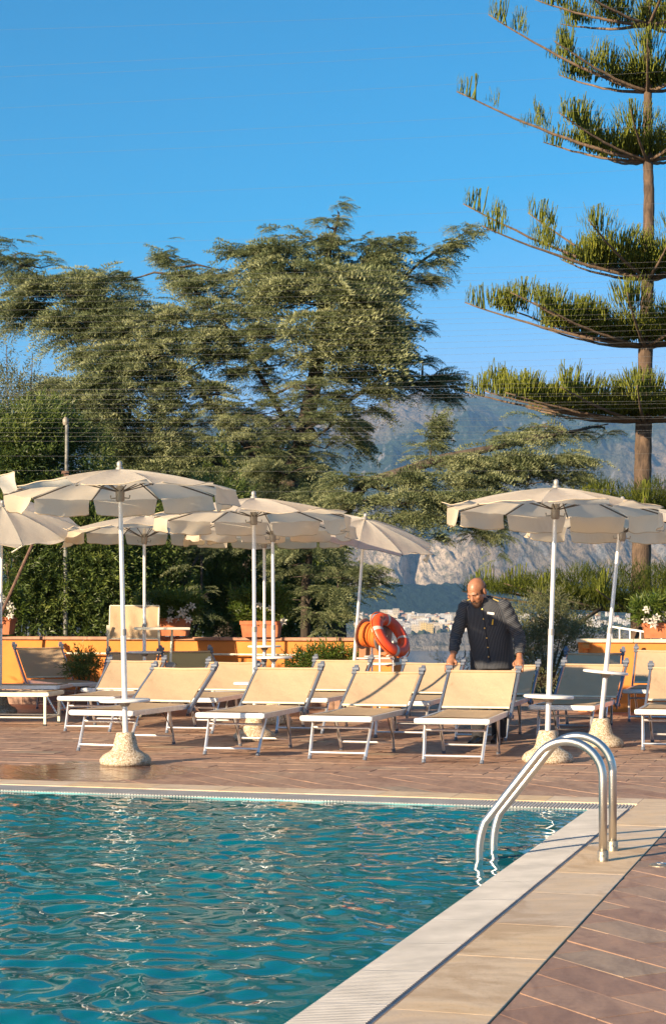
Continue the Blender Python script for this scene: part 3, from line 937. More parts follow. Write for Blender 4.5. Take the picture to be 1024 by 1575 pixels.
def make_lounger(ang=30.0, mat='sling', shade=False, frame='alu', front='white_metal', seed=1, square=False):
    rr = random.Random(seed)
    e = empty('sun_lounger')
    z0 = 0.33; yh = 1.22; hw = 0.272
    ca, sa = math.cos(R(ang)), math.sin(R(ang))
    def bk(x, s, off=0.0): return Vector((x, yh + 0.01 + s * ca - off * sa, z0 + 0.01 + s * sa + off * ca))
    for sx in (-1, 1):
        m = MB(); m.bar((sx * hw, 0.02, z0 - .002), (sx * hw, yh + 0.05, z0 - .002), 0.024, 0.042, up=(0, 0, 1)); m.build('side_rail', M[frame], e)
    m = MB(); m.box((0, 0.0, z0), (0.575, 0.038, 0.046), b=0.008)
    m.build('front_bar', M[front], e)
    for sx in (-1, 1):
        c = MB(); c.tube([(sx * 0.285, 0, z0), (sx * 0.297, 0, z0)], [0.025, 0.019], 10); c.build('end_cap', M[front], e)
    # seat: a slack sheet with rolled sides
    m = MB()
    def seat(s, t):
        x = (s - 0.5) * 0.555
        edge = min(s, 1 - s)
        z = z0 + 0.028 - 0.030 * math.sin(math.pi * s) ** 0.8 * math.sin(math.pi * t) ** 0.5 - (0.02 if edge < 0.02 else 0)
        return (x, 0.022 + (yh - 0.03) * t, z + 0.003 * math.sin(9 * t + 3 * s))
    m.grid(seat, 12, 10)
    m.grid(lambda s, t: tuple(Vector(seat(1 - s, t)) - Vector((0, 0, 0.006))), 12, 10)
    m.build('seat_sling', M[mat], e, 180)
    # backrest
    m = MB()
    p1, p2 = rr.uniform(0, 6), rr.uniform(0, 6)
    def back(s, t, o=0.0):
        sag = -0.022 * math.sin(math.pi * s) * math.sin(math.pi * min(1, max(0, t))) ** 0.6 + 0.003 * math.sin(7 * s + p1 + 3 * t) * math.sin(5 * t + p2)
        return bk((s - 0.5) * 0.575, 0.025 + 0.56 * t, 0.022 + sag + o)
    m.grid(lambda s, t: back(s, t), 14, 10); m.grid(lambda s, t: back(1 - s, t, -0.006), 14, 10)
    m.build('back_sling', M[mat], e, 180)
    m = MB(); m.tube([back(0.0, 0.985, 0.008), back(0.5, 0.985, 0.008 + .022 * 0), back(1.0, 0.985, 0.008)], 0.011, 8)
    m.build('top_bar', M['sling'], e)
    m = MB(); m.tube([back(0.0, 0.01, 0.003), back(1.0, 0.01, 0.003)], 0.010, 8); m.build('hinge_bar', M['cream_metal'], e)
    for sx in (-1, 1):
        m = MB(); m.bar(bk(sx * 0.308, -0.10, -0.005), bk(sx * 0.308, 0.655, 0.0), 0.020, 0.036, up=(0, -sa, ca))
        tb = m.build('back_tube', M['sky_tint_metal'], e, None)
        c = MB()
        c.bar(bk(sx * 0.308, 0.60, 0.012), bk(sx * 0.308, 0.69, 0.022), 0.034, 0.044, up=(0, -sa, ca))
        c.tube([bk(sx * 0.275, 0.635, 0.03), bk(sx * 0.335, 0.635, 0.03)], 0.020, 10)
        c.tube([bk(sx * 0.285, 0.575, 0.028), bk(sx * 0.328, 0.575, 0.028)], 0.014, 8)
        c.build('shade_clamp', M['plastic_grey'], tb)
        m = MB(); m.tube([(sx * hw, yh + 0.03, z0 - 0.03), (sx * 0.325, yh + 0.03, z0 - 0.03)], 0.018, 8); m.build('pivot', M['plastic_grey'], e)
    def leg(top, foot, r=0.0135):
        m = MB(); m.tube([top, foot], r, 8); o = m.build('leg', M[frame], e)
        d = (Vector(top) - Vector(foot)).normalized()
        c = MB(); c.tube([Vector(foot) + Vector((0, 0, 0.0)) , Vector(foot) + d * 0.03], r + 0.003, 8); c.build('foot_cap', M['plastic_grey' if frame == 'alu' else 'black'], o)
    for sx in (-1, 1):
        if square:
            for y in (0.03, 1.16):
                c = MB(); c.bar((sx * 0.262, y, 0.012), (sx * 0.262, y, z0 - 0.02), 0.026, 0.026); lg = c.build('leg', M[frame], e, None)
                c = MB(); c.box((sx * 0.262, y, 0.01), (0.031, 0.031, 0.022)); c.build('foot_cap', M['black'], lg, None)
            c = MB(); c.bar((sx * 0.262, 0.03, 0.09), (sx * 0.262, 1.16, 0.09), 0.014); c.build('stretcher', M[frame], e, None)
            continue
        leg((sx * 0.245, 0.20, z0 - 0.02), (sx * 0.228, 0.02, 0.0))
        leg((sx * 0.245, 0.86, z0 - 0.02), (sx * 0.228, 1.00, 0.0))
        m = MB(); m.tube([(sx * 0.236, 0.74, z0 - 0.02), (sx * 0.236, 0.90, 0.16), (sx * 0.236, 0.955, 0.09)], 0.0045, 6); m.build('brace', M['dark_rib'], e)
    for y, z in (((0.03, 0.085),) if square else ((0.05, 0.055), (0.165, 0.25), (0.985, 0.075))):
        m = MB(); m.tube([(-0.235, y, z), (0.235, y, z)], 0.0105, 8); m.build('cross_bar', M[frame], e)
    if shade:
        # raised sunshade panel on two arms above the backrest
        a2 = R(62)
        b0 = bk(0, 0.64, 0.02)
        lo = b0 + Vector((0, -0.02, 0.14)); up = Vector((0, math.cos(R(80)) * 1, math.sin(R(80))))
        for sx in (-1, 1):
            m = MB(); m.bar(bk(sx * 0.312, 0.62, 0.03), (sx * 0.305, lo.y - 0.05, lo.z + 0.16), 0.016, 0.026); m.build('shade_arm', M['cream_metal'], e, None)
        fr = MB()
        c = [Vector((sx * 0.295, lo.y, lo.z)) + up * h for sx, h in ((-1, 0), (1, 0), (1, 0.40), (-1, 0.40))]
        for i in range(4): fr.tube([c[i], c[(i + 1) % 4]], 0.0095, 6)
        s_ = fr.build('sunshade_frame', M['cream_metal'], e)
        m = MB()
        def sh(s, t, o=0): 
            return Vector(((s - .5) * 0.57, lo.y, lo.z)) + up * (0.008 + 0.384 * t) + Vector((0, -0.012 * math.sin(math.pi * t) * (math.sin(16 * s + 2.5 * t) + 0.3) + o, 0))
        m.grid(lambda s, t: sh(s, t), 20, 8); m.grid(lambda s, t: sh(1 - s, t, 0.006), 20, 8)
        m.build('sunshade_cloth', M['sling'], s_, 180)
    return e

def lounger_at(o, front_px, front_py, rotdeg, label, group='cream sun loungers set out on the tiled pool deck', z=0.33):
    p = G(front_px, front_py, z)
    o.location = (p.x, p.y, 0)
    o.rotation_euler = (0, 0, R(-rotdeg))
    return tag(o, label, 'sun lounger', group)

proto = make_lounger()
protoB = make_lounger(31.5, seed=21)
protoC = make_lounger(28.8, seed=33)
LOUNGERS = [
    (156, 1097, 18.4, 'sun lounger partly behind the pebbled base of the parasol nearest the water'),
    (354, 1101, 14.6, 'sun lounger in the front row with the shaded dark parasol base beneath it'),
    (517, 1106, 15.5, 'sun lounger in the front row crossed by a dark diagonal pole shadow'),
    (695, 1110, 13.0, 'sun lounger whose back is gripped by the man in the dark shirt'),
    (133, 1075, 10.0, 'sun lounger in the second row right behind the front lounger with the parasol base'),
    (290, 1077, 12.0, 'sun lounger of the second row seen between the two front loungers on the parasol side'),
    (459, 1077, 14.6, 'sun lounger of the second row in front of the life ring stand and green shrub'),
    (613, 1082, 14.0, 'sun lounger of the second row between the life ring and the man'),
    (738, 1085, 14.0, 'sun lounger of the second row just behind the man by his lower arm'),
    (864, 1089, 18.0, 'sun lounger lying in grey shade behind the parasol beside the pool ladder'),
    (1030, 1096, 15.0, 'sun lounger cut off by the picture edge, nearest to the pool ladder side'),
]
LO = []
for i, (x, y, a, lab) in enumerate(LOUNGERS):
    o = (proto if i == 0 else protoB if i == 1 else protoC if i == 2 else copy_tree((proto, protoB, protoC)[(i * 2 + 1) % 3]))
    LO.append(lounger_at(o, x, y, a, lab))
steep = make_lounger(40.0, seed=4)
lounger_at(steep, 893, 1074, 13.0, 'sun lounger with steep sunlit back standing before the bright orange wall')
o = copy_tree(steep); lounger_at(o, 1000, 1064, 15.0, 'sun lounger beside the white bin in front of the bright orange wall')
shaded = make_lounger(36.0, 'sling', True, seed=9)
p = AT(178, 1030, 20.0)
shaded.location = (p.x, 19.3, 0); shaded.rotation_euler = (0, 0, R(-3)); 
tag(shaded, 'sun lounger with a raised square sunshade panel above its backrest', 'sun lounger', 'cream sun loungers set out on the tiled pool deck')
o = copy_tree(steep); o.location = (G(137, 1050, .33).x, 20.8, 0); o.rotation_euler = (0, 0, R(27)); tag(o, 'sun lounger in half shade turned sideways against the orange wall', 'sun lounger', 'cream sun loungers set out on the tiled pool deck')
olive = make_lounger(38.0, 'sling_shaded', seed=12)
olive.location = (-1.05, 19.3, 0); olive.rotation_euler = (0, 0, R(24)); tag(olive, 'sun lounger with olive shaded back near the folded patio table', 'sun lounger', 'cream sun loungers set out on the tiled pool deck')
flat = make_lounger(2.0, 'sling', False, 'cream_metal', 'cream_metal', seed=14, square=True)
flat.location = (-2.93, 18.5, 0); flat.rotation_euler = (0, 0, R(83)); tag(flat, 'flat sun lounger with cream square legs reaching in from the picture edge', 'sun lounger', 'cream sun loungers set out on the tiled pool deck')
o = copy_tree(proto); o.location = (-3.1, 20.3, 0); o.rotation_euler = (0, 0, R(84)); tag(o, 'flat sun lounger farther back, behind the one with cream square legs', 'sun lounger', 'cream sun loungers set out on the tiled pool deck')

# ------------------------------------------------------------------ parasols
def make_parasol(px_base, Yb, apex_px, apex_py, label, Rr=0.9, disc=0.5, seed=1, pole_tilt=None, canopy_tilt=(0, 0), base=True, flipped=(), drop=0.135, hub_drop=0.30):
    rr = random.Random(seed)
    X = (px_base - CX) / F * Yb
    e = empty('parasol', (X, Yb, 0), 0, label, 'parasol', 'cream canvas parasols round the pool')
    ax = (apex_px - CX) / F * Yb; az = H - (apex_py - HOR) / F * Yb
    top = Vector((ax - X, 0, az))
    ax_d = top.normalized()
    hgt = top.length
    # base
    if base:
        prof = [(0.185, 0.0), (0.200, 0.02), (0.198, 0.045), (0.175, 0.075), (0.135, 0.095), (0.108, 0.115), (0.096, 0.14), (0.088, 0.18), (0.078, 0.215), (0.070, 0.245), (0.062, 0.25)]
        m = MB(); m.lathe(prof, 32); m.build('parasol_base', M['aggregate'], e, 60)
    b0 = Vector((0, 0, 0.24))
    def on(s): 
        t = (s - 0.24) / (hgt - 0.24)
        return b0.lerp(top, t)
    m = MB(); m.tube([on(0.24), on(1.02)], 0.0215, 16); m.build('pole', M['pole'], e)
    m = MB(); m.tube([on(1.02), on(hgt - 0.02)], 0.0175, 16); m.build('pole', M['pole'], e)
    m = MB(); m.tube([on(1.0), on(1.05)], 0.0245, 16); m.build('pole_collar', M['hub'], e)
    sd = Matrix.Rotation(0, 3, 'X')
    q = Vector((0, 0, 1)).rotation_difference(ax_d).to_matrix()
    T = Matrix.Translation(on(hgt)) @ (Matrix.Rotation(R(canopy_tilt[0]), 4, 'Y') @ Matrix.Rotation(R(canopy_tilt[1]), 4, 'X') @ q.to_4x4())
    if disc:
        c = on(disc)
        Mx = Matrix.Translation(c) @ q.to_4x4()
        m = MB(); m.lathe([(0.19, -0.006), (0.198, 0.0), (0.198, 0.012), (0.19, 0.018)], 36, M=Mx); t = m.build('table_disc', M['table_white'], e, 50)
        m = MB(); m.lathe([(0.028, -0.04), (0.05, -0.008)], 14, M=Mx); m.build('disc_bracket', M['hub'], t)
    N = 10
    hc = 0.175
    a0 = rr.uniform(0, 0.3)
    def zc(r): return -hc * (0.25 * r / Rr + 0.75 * (r / Rr) ** 1.7)
    def pt(ang, r): return Vector((r * math.cos(ang), r * math.sin(ang), zc(r)))
    st = 2 * math.pi / N
    m = MB(); m.lathe([(0.022, -0.03), (0.03, 0.0), (0.03, 0.012), (0.018, 0.02), (0.022, 0.035), (0.02, 0.055), (0.008, 0.066)], 14, M=T); m.build('finial', M['hub'], e, 50)
    m = MB(); m.lathe([(0.022, -hub_drop - 0.03), (0.034, -hub_drop - 0.02), (0.036, -hub_drop + 0.06), (0.03, -hub_drop + 0.09)], 14, M=T)
    for s_ in (-1, 1): m.tube([(0.03 * s_, 0, -hub_drop), (0.07 * s_, 0, -hub_drop - .005), (0.075 * s_, 0, -hub_drop + 0.02)], 0.006, 6, M=T)
    m.build('runner', M['hub'], e, 50)
    for k in range(N):
        A, B = a0 + k * st, a0 + (k + 1) * st
        mid = (A + B) / 2
        # canvas panel, sagging between its ribs
        sg = rr.uniform(0.7, 1.3)
        def panel(s, t, o=0.0):
            r = 0.035 + (Rr - 0.035) * t
            p = pt(A, r).lerp(pt(B, r), s)
            w = math.sin(math.pi * s)
            p = p + Vector((0, 0, -0.020 * sg * w * math.sin(math.pi * (0.15 + 0.75 * t)) + o + 0.004 * math.sin(12 * s + 9 * t + k) * t))
            d = Vector((math.cos(mid), math.sin(mid), 0)); p = p - d * 0.020 * w * t * t
            return p
        m = MB(); m.grid(lambda s, t: panel(s, t), 8, 10, M=T)
        m.build('canopy_panel', M['canvas'], e, 180)
        # valance
        out = Vector((math.cos(mid), math.sin(mid), 0))
        world_out = T.to_3x3() @ out
        facing = -world_out.y
        th = rr.uniform(-6, 14)
        h = drop * rr.uniform(0.92, 1.06)
        if facing > 0.25: th, h = rr.uniform(86, 116), drop * 0.55
        if k in flipped: th, h = 150, drop * 1.05
        ph = rr.uniform(0, 6)
        wv = rr.uniform(0.010, 0.024)
        def val(s, t):
            p = panel(0.03 + 0.94 * s, 1.0)
            ed = min(s, 1 - s)
            hh = h * (1 - 0.10 * (1 - min(1, ed / 0.12)) ** 2)
            a = R(th + 16 * math.sin(3.1 * s + ph) * t)
            cut = (1 - 0.06 * t) 
            off = out * (math.sin(a) * hh * t + wv * t * math.sin(7 * s + ph)) + Vector((0, 0, -math.cos(a) * hh * t))
            tang = Vector((-out.y, out.x, 0))
            return p + off - tang * (s - 0.5) * 0.10 * t * 0.5
        m = MB(); m.grid(val, 12, 6, M=T)
        v_ = m.build('valance', M['canvas'], e, 180)
        m = MB(); m.tube([Vector(val(i / 12, 1.0)) for i in range(13)], 0.0035, 5, M=T); m.build('hem', M['hem'], v_, 180)
        # rib and strut
        m = MB(); m.tube([pt(A, 0.03) - Vector((0, 0, 0.014)), pt(A, Rr * 0.5) - Vector((0, 0, 0.014)), pt(A, Rr - 0.005) - Vector((0, 0, 0.012))], 0.0055, 6, M=T); m.build('rib', M['dark_rib'], e)
        m = MB(); m.tube([Vector((0.032 * math.cos(A), 0.032 * math.sin(A), -hub_drop + 0.05)), pt(A, Rr * 0.46) - Vector((0, 0, 0.02))], 0.0045, 6, M=T); m.build('strut', M['dark_rib'], e)
    return e

make_parasol(193, 13.58, 184, 722, 'open parasol nearest the water with a flap of its valance blown up', 0.90, 0.49, 3, flipped=(5,), hub_drop=0.22)
make_parasol(392, 16.2, 390, 766, 'open parasol behind the front row whose dark base sits under a lounger', 0.92, 0.52, 5, hub_drop=0.22)
make_parasol(842, 13.8, 855, 750, 'open parasol on a pebbled base beside the curved pool ladder', 0.86, 0.51, 8, hub_drop=0.22)
make_parasol(924, 15.4, 957, 775, 'leaning parasol with a dark shaded base behind the one at the ladder', 0.86, 0.65, 11, canopy_tilt=(-4, 0))
make_parasol(222, 20.2, 222, 793, 'far parasol beside the raised sunshade lounger and the terracotta planter', 0.88, 0.72, 13, base=True)
make_parasol(421, 18.6, 419, 786, 'parasol with a round disc table standing close behind the middle parasol', 0.90, 0.70, 17, base=True)
make_parasol(407, 20.6, 406, 800, 'hindmost parasol of the middle cluster, mostly hidden by the others', 0.94, 0.78, 19, base=True)
make_parasol(541, 20.0, 561, 798, 'tilted parasol leaning towards the mountains beside the orange life ring', 0.85, None, 23, canopy_tilt=(8, 14), drop=0.13)
make_parasol(0, 20.4, 3, 778, 'steeply tilted parasol cut off at the picture edge before the hedge', 0.92, None, 29, canopy_tilt=(7, 19), drop=0.15)

# ------------------------------------------------------------------ pool ladder
def ladder():
    e = empty('pool_ladder', (0, 0, 0), 0, 'curved stainless steel pool ladder handrails at the corner of the pool', 'pool ladder')
    def rail(base, dv):
        b = base
        d = -U                      # towards the water
        pts = []
        Ht = 0.565
        r = 0.17
        pts.append(b + Vector((0, 0, 0.0)))
        pts.append(b + Vector((0, 0, Ht - r)))
        # arch, then the sloping arm
        slope = R(52)
        n = 16
        c = b + d * r + Vector((0, 0, Ht - r))
        a_end = math.pi / 2 + (math.pi / 2 - slope) * 0 
        tot = math.pi / 2 + slope
        for i in range(1, n + 1):
            a = tot * i / n
            pts.append(c + Vector((0, 0, r * math.sin(a))) - d * r * math.cos(a))
        last = pts[-1]
        dirn = d * math.cos(slope) - Vector((0, 0, math.sin(slope)))
        Ls = 0.42
        end = last + dirn * Ls
        pts += [last + dirn * Ls * 0.5, end]
        r2 = 0.14
        # bend back to vertical below
        for i in range(1, 7):
            a = (math.pi / 2 - slope) * i / 6
            pts.append(end + d * r2 * (math.cos(slope) * 0 + (math.cos(0) - 0) * 0) + (d * (r2 * (math.sin(slope + a) - math.sin(slope)))) - Vector((0, 0, r2 * (math.cos(slope) - math.cos(slope + a)) + 0.012 * i)))
        pts.append(pts[-1] - Vector((0, 0, 0.9)))
        m = MB(); m.tube(pts, 0.0198, 18); o = m.build('handrail', M['steel'], e, 180)
        c = MB(); c.lathe([(0.026, 0.0), (0.026, 0.052), (0.0225, 0.056)], 18, c=b); c.build('foot_socket', M['steel_worn'], o, 50)
        c = MB(); sd = -V; c.tube([b + Vector((0, 0, 0.034)) + sd * 0.024, b + Vector((0, 0, 0.034)) + sd * 0.031], 0.006, 8); c.build('screw', M['steel_worn'], o)
        return pts
    b1 = G(927, 1327); b2 = G(942, 1311)
    b2 = b1 + (b2 - b1)
    pa = rail(b1, 0); pb = rail(b2, 0)
    for z in (-0.25, -0.5, -0.75):
        a = pa[-1].copy(); b = pb[-1].copy(); a.z = b.z = z
        m = MB(); m.bar(a, b, 0.07, 0.02, up=(0, 0, 1)); m.build('tread', M['steel'], e, None)
ladder()

dc = G(1016, 1333)
e = empty('drain_cover', (dc.x, dc.y, 0.003), 0, 'small round steel drain cover set into the terracotta tiles', 'drain cover')
m = MB(); m.lathe([(0.055, -0.002), (0.055, 0.004), (0.048, 0.007)], 24); m.build('cover_plate', M['steel_worn'], e, 40)
m = MB(); m.tube([(0.02 * math.cos(a), 0.02 * math.sin(a), 0.010) for a in [i * math.pi / 8 for i in range(17)]], 0.004, 6); m.build('lift_ring', M['steel'], e)

# ------------------------------------------------------------------ life ring and hose-like rope reel
def lifebuoy():
    Y = 19.6
    c0 = AT(590, 1040, Y); c0.z = 0
    st = empty('rope_reel_stand', c0, 0, 'pale tubular stand with a reel of orange rope in front of the far town', 'reel stand')
    def rel(px, py, dy=0.0):
        q = AT(px, py, Y + dy); return q - c0
    w = MB()
    for px, dy in ((572, 0.0), (584, -0.18), (604, -0.05)):
        m = MB(); a = rel(px, 985, dy); b = Vector((a.x, a.y, 0)); m.tube([b, a], 0.011, 8); m.build('stand_leg', M['white_metal'], st)
    m = MB(); m.tube([rel(548, 1013, 0), rel(606, 1013, 0)], 0.010, 8); m.build('stand_rail', M['white_metal'], st)
    m = MB(); m.tube([rel(560, 1010, 0.2), rel(606, 1009, 0.2)], 0.008, 8); m.build('stand_rail', M['white_metal'], st)
    # reel: two flanges and the coil on one axis
    ax = Vector((0.80, -0.55, -0.12)).normalized()
    c = rel(573, 977, 0.0)
    q = Vector((0, 0, 1)).rotation_difference(ax).to_matrix().to_4x4()
    T1 = Matrix.Translation(c - ax * 0.12) @ q; T2 = Matrix.Translation(c + ax * 0.14) @ q
    for T in (T1, T2):
        m = MB(); m.lathe([(0.16, -0.008), (0.172, -0.008), (0.176, 0.0), (0.172, 0.008), (0.16, 0.008)], 30, M=T)
        m.build('reel_flange', M['reel'], st, 50)
    n = 9
    for k in range(n):
        T = Matrix.Translation(c - ax * (0.10 - 0.20 * k / (n - 1))) @ q
        pts = [T @ Vector((0.128 * math.cos(a), 0.128 * math.sin(a), 0.012 * math.sin(a * 0.5 + k))) for a in [2 * math.pi * i / 28 for i in range(29)]]
        m = MB(); m.tube(pts, 0.0145, 7, caps=False); m.build('rope_turn', M['rope'], st, 180)
    m = MB(); m.tube([c - ax * 0.16, c + ax * 0.2], 0.02, 8); m.build('reel_axle', M['reel'], st)
    m = MB(); m.lathe([(0.115, -0.1), (0.115, 0.1)], 24, M=Matrix.Translation(c) @ q); m.build('reel_drum', M['rope'], st, 50)
    pts = [rel(581, 995, -0.1), rel(580, 1003, -0.15), rel(584, 1009, -0.15), rel(592, 1009, -0.15), rel(599, 1003, -0.12)]
    m = MB(); m.tube(pts, 0.009, 6); m.build('rope_tail', M['rope'], st, 180)
    bx = empty('brown_cabinet', AT(583, 1040, 20.2) * Vector((1, 1, 0)) if False else (AT(583, 1040, 20.25).x, 20.25, 0), ROT, 'small brown cabinet standing behind the rope reel stand', 'cabinet')
    m = MB(); m.box((0, 0, 0.30), (0.44, 0.34, 0.58), b=0.01); m.build('cabinet_body', M['orange_wall'], bx, None)
    m = MB(); m.box((0, 0, 0.72), (0.40, 0.30, 0.24), b=0.01); m.build('cabinet_top', M['box_brown'], bx, None)
    m = MB(); m.box((0, -0.002, 0.595), (0.48, 0.38, 0.03), b=0.006); m.build('cabinet_lid', M['cream_metal'], bx, None)
    # life ring hung over the reel
    rc = AT(600, 977, Y - 0.22)
    lr = empty('life_ring', rc, 0, 'bright orange life ring with pale bands hung on the rope reel', 'life ring')
    axr = Vector((0.68, -0.52, 0.52)).normalized()
    q = Vector((0, 0, 1)).rotation_difference(axr).to_matrix().to_4x4()
    Rm, rm = 0.205, 0.072
    def torus(a0, a1, n, r, name, mat, par):
        m = MB()
        def fn(s, t):
            a = a0 + (a1 - a0) * s; b = 2 * math.pi * t
            return (( Rm + r * math.cos(b)) * math.cos(a), (Rm + r * math.cos(b)) * math.sin(a), r * 0.82 * math.sin(b))
        m.grid(fn, n, 18, M=q)
        return m.build(name, mat, par, 180)
    body = torus(0, 2 * math.pi, 56, rm, 'ring_body', M['buoy'], lr)
    for k in range(4):
        a = k * math.pi / 2 + 0.62
        torus(a - 0.085, a + 0.085, 6, rm + 0.002, 'ring_band', M['buoy_white'], lr)
    # rope loops round the outside
    for k in range(4):
        a0 = k * math.pi / 2 + 0.62
        pts = [q @ Vector(((Rm + rm + 0.012 + 0.012 * math.sin(math.pi * t)) * math.cos(a0 + t * math.pi / 2), (Rm + rm + 0.012 + 0.012 * math.sin(math.pi * t)) * math.sin(a0 + t * math.pi / 2), 0)) for t in [i / 10 for i in range(11)]]
        m = MB(); m.tube(pts, 0.006, 6); m.build('grab_rope', M['rope'], lr, 180)
    # faded dark block letters on the ring
    ink = M['wood']
    for (a, segs) in ((2.75, [((0, -1), (0, 1)), ((0, 1), (1, 1)), ((0, 0), (0.8, 0))]), (2.98, [((0.5, -1), (0.5, 1)), ((0, 1), (1, 1)), ((0, -1), (1, -1))])):
        m = MB()
        for s0, s1 in segs:
            P3 = []
            for (x, y) in (s0, s1):
                aa = a + (x - 0.5) * 0.13; b = math.pi / 2 + y * 0.32
                rr_ = rm + 0.001
                P3.append(Vector(((Rm + rr_ * math.cos(b)) * math.cos(aa), (Rm + rr_ * math.cos(b)) * math.sin(aa), rr_ * 0.82 * math.sin(b))))
            m.tube([q @ P3[0], q @ P3[1]], 0.006, 4)
        m.build('ring_letter', ink, lr, None)
lifebuoy()

# ------------------------------------------------------------------ folded patio table and other small furniture
def patio_table():
    Y = 20.0
    c0 = AT(262, 1040, Y); c0.z = 0
    e = empty('patio_table', c0, R(8), 'folding patio table with beige top on crossed legs before the orange wall', 'table')
    zt = H - (967 - HOR) / F * Y
    m = MB(); m.box((-0.10, 0, zt), (0.62, 0.5, 0.028), b=0.006); m.build('table_top', M['cream_metal'], e, None)
    m = MB(); m.tube([(0.0, 0, 0.56), (0.02, 0, zt - 0.014)], 0.014, 10); m.build('table_post', M['cream_metal'], e)
    for s in (-1, 1):
        m = MB(); m.bar((-0.36 * s, 0.16 * s, 0.0), (0.06 * s, 0, 0.60), 0.035, 0.022); m.build('leg', M['wood'], e, None)
        m = MB(); m.bar((0.36 * s, 0.16 * s, 0.0), (-0.05 * s, 0.03 * s, 0.60), 0.03, 0.018); m.build('leg', M['cream_metal'], e, None)
    m = MB(); m.lathe([(0.05, 0.53), (0.06, 0.55), (0.06, 0.6), (0.03, 0.62)], 12); m.build('joint_collar', M['hub'], e, 50)
patio_table()

bp = G(985, 1094)
e = empty('white_bin', (bp.x, bp.y + 0.15, 0), 0, 'white plastic bin with a green bag edge between the loungers by the orange wall', 'bin')
m = MB(); m.lathe([(0.13, 0.0), (0.14, 0.02), (0.155, 0.28), (0.165, 0.52), (0.175, 0.53), (0.175, 0.56), (0.16, 0.56)], 28); m.build('bin_body', M['bin_white'], e, 50)
m = MB(); m.lathe([(0.158, 0.55), (0.168, 0.565), (0.15, 0.60), (0.10, 0.61)], 20); m.build('bag_edge', M['bin_green'], e, 50)

def lamp_post():
    Y = 24.4
    q = AT(102, 645, Y)
    e = empty('lamp_post', (AT(101, 900, Y).x, Y, 0.2), 0, 'slim grey garden lamp post rising out of the hedge', 'lamp post')
    h = q.z - 0.2
    m = MB(); m.tube([(0, 0, 0), (0, 0, h - 0.75)], 0.034, 12); m.build('post', M['post_grey'], e)
    m = MB(); m.tube([(0.012, 0, h - 0.75), (0.018, 0, h - 0.06)], 0.026, 12); m.build('post', M['post_grey'], e)
    m = MB(); m.lathe([(0.03, h - 0.08), (0.042, h - 0.05), (0.042, h + 0.0), (0.02, h + 0.03)], 14); m.build('lamp_cap', M['lamp_glass'], e, 50)
    m = MB(); m.box((0.0, -0.03, h - 0.78), (0.10, 0.06, 0.12), b=0.01); m.build('junction_box', M['wood'], e, None)
lamp_post()
a, b = AT(52, 832, 22.4), AT(8, 930, 22.2)
e = empty('wooden_prop', (a.x, a.y, 0), 0, 'slanting brown wooden prop under the tilted parasol at the hedge', 'prop')
o_ = Vector((a.x, a.y, 0))
m = MB(); m.tube([a - o_, b - o_, b - o_ + (b - a) * 0.6], 0.020, 8); m.build('stake', M['wood'], e)
m = MB(); m.tube([AT(46, 832, 22.42) - o_, AT(18, 850, 22.4) - o_], 0.011, 6); m.build('cross_stick', M['cream_metal'], e)

# ------------------------------------------------------------------ overhead wires
def wires():
    rr = random.Random(4)
    specs = []
    for yl, yr in ((38, -4), (96, 36), (112, 52), (160, 96), (210, 150), (232, 180), (300, 246), (345, 300), (372, 330)):
        specs.append((yl, yr))
    for k in range(20):
        y = 396 + k * 9.5 + rr.uniform(-2, 2); specs.append((y + 26, y - 4))
    for k in range(12):
        y = 586 + k * 7.2 + rr.uniform(-1.5, 1.5); specs.append((y + 4, y - 2 + rr.uniform(-3, 3)))
    for y in (745, 690, 712): specs.append((y + 2, y + rr.uniform(-4, 2)))
    for k, (yl, yr) in enumerate(specs):
        Y = 23.4 + (k % 7) * 0.08
        a = AT(-700, yl + (yl - yr) * 0.55, Y); b = AT(1720, yr - (yl - yr) * 0.55, Y)
        n = 16
        pts = [a.lerp(b, i / n) - Vector((0, 0, 0.10 * 4 * (i / n) * (1 - i / n))) for i in range(n + 1)]
        m = MB(); m.tube(pts, 0.0010, 4, caps=False)
        o = m.build('overhead_wire', M['wire'], None, 180)
        w_ = 'crossing the open sky above the cedar' if k < 9 else 'strung across the upper half of the cedar crown' if k < 29 else 'strung low across the trees just above the parasols'
        tag(o, 'thin pale overhead wire ' + w_, 'wire', 'thin overhead wires ' + w_)
wires()

# ------------------------------------------------------------------ foliage templates
def tmpl(tris):
    v = np.array([p for t in tris for p in t], dtype=float)
    return v, np.arange(len(v)).reshape(-1, 3)

def spray_template(seed, L=0.5, nside=6):
    r = np.random.default_rng(seed)
    T = []
    def tuft(p, d, size):
        for k in range(3):
            dd = d + r.normal(0, 0.75, 3); dd /= np.linalg.norm(dd)
            sd = np.cross(dd, r.normal(0, 1, 3)); sd /= np.linalg.norm(sd)
            T.append((p - sd * size * 0.17, p + sd * size * 0.17, p + dd * size))
    def twig(p0, d, l, n, size):
        for i in range(n):
            t = (i + 0.6) / n
            p = p0 + d * l * t + np.array([0, 0, -0.10 * l * t * t])
            tuft(p, d + np.array([0, 0, 0.35]), size * (1 - 0.25 * t))
        sd = np.cross(d, [0, 0, 1.0]); sd /= (np.linalg.norm(sd) + 1e-6)
        T.append((p0 - sd * 0.006, p0 + sd * 0.006, p0 + d * l))
    X = np.array([1.0, 0, 0])
    twig(np.zeros(3), X, L, 8, 0.06)
    for i in range(nside):
        t = (i + 0.5) / nside
        for s in (-1, 1):
            if r.random() < 0.12: continue
            d = np.array([0.75, s * (0.75 + r.normal(0, .12)), r.normal(-0.12, 0.14)]); d /= np.linalg.norm(d)
            twig(X * L * t * 0.9, d, L * (0.50 - 0.34 * t) * r.uniform(0.8, 1.2), 3 if t > .5 else 4, 0.058)
    return tmpl(T)

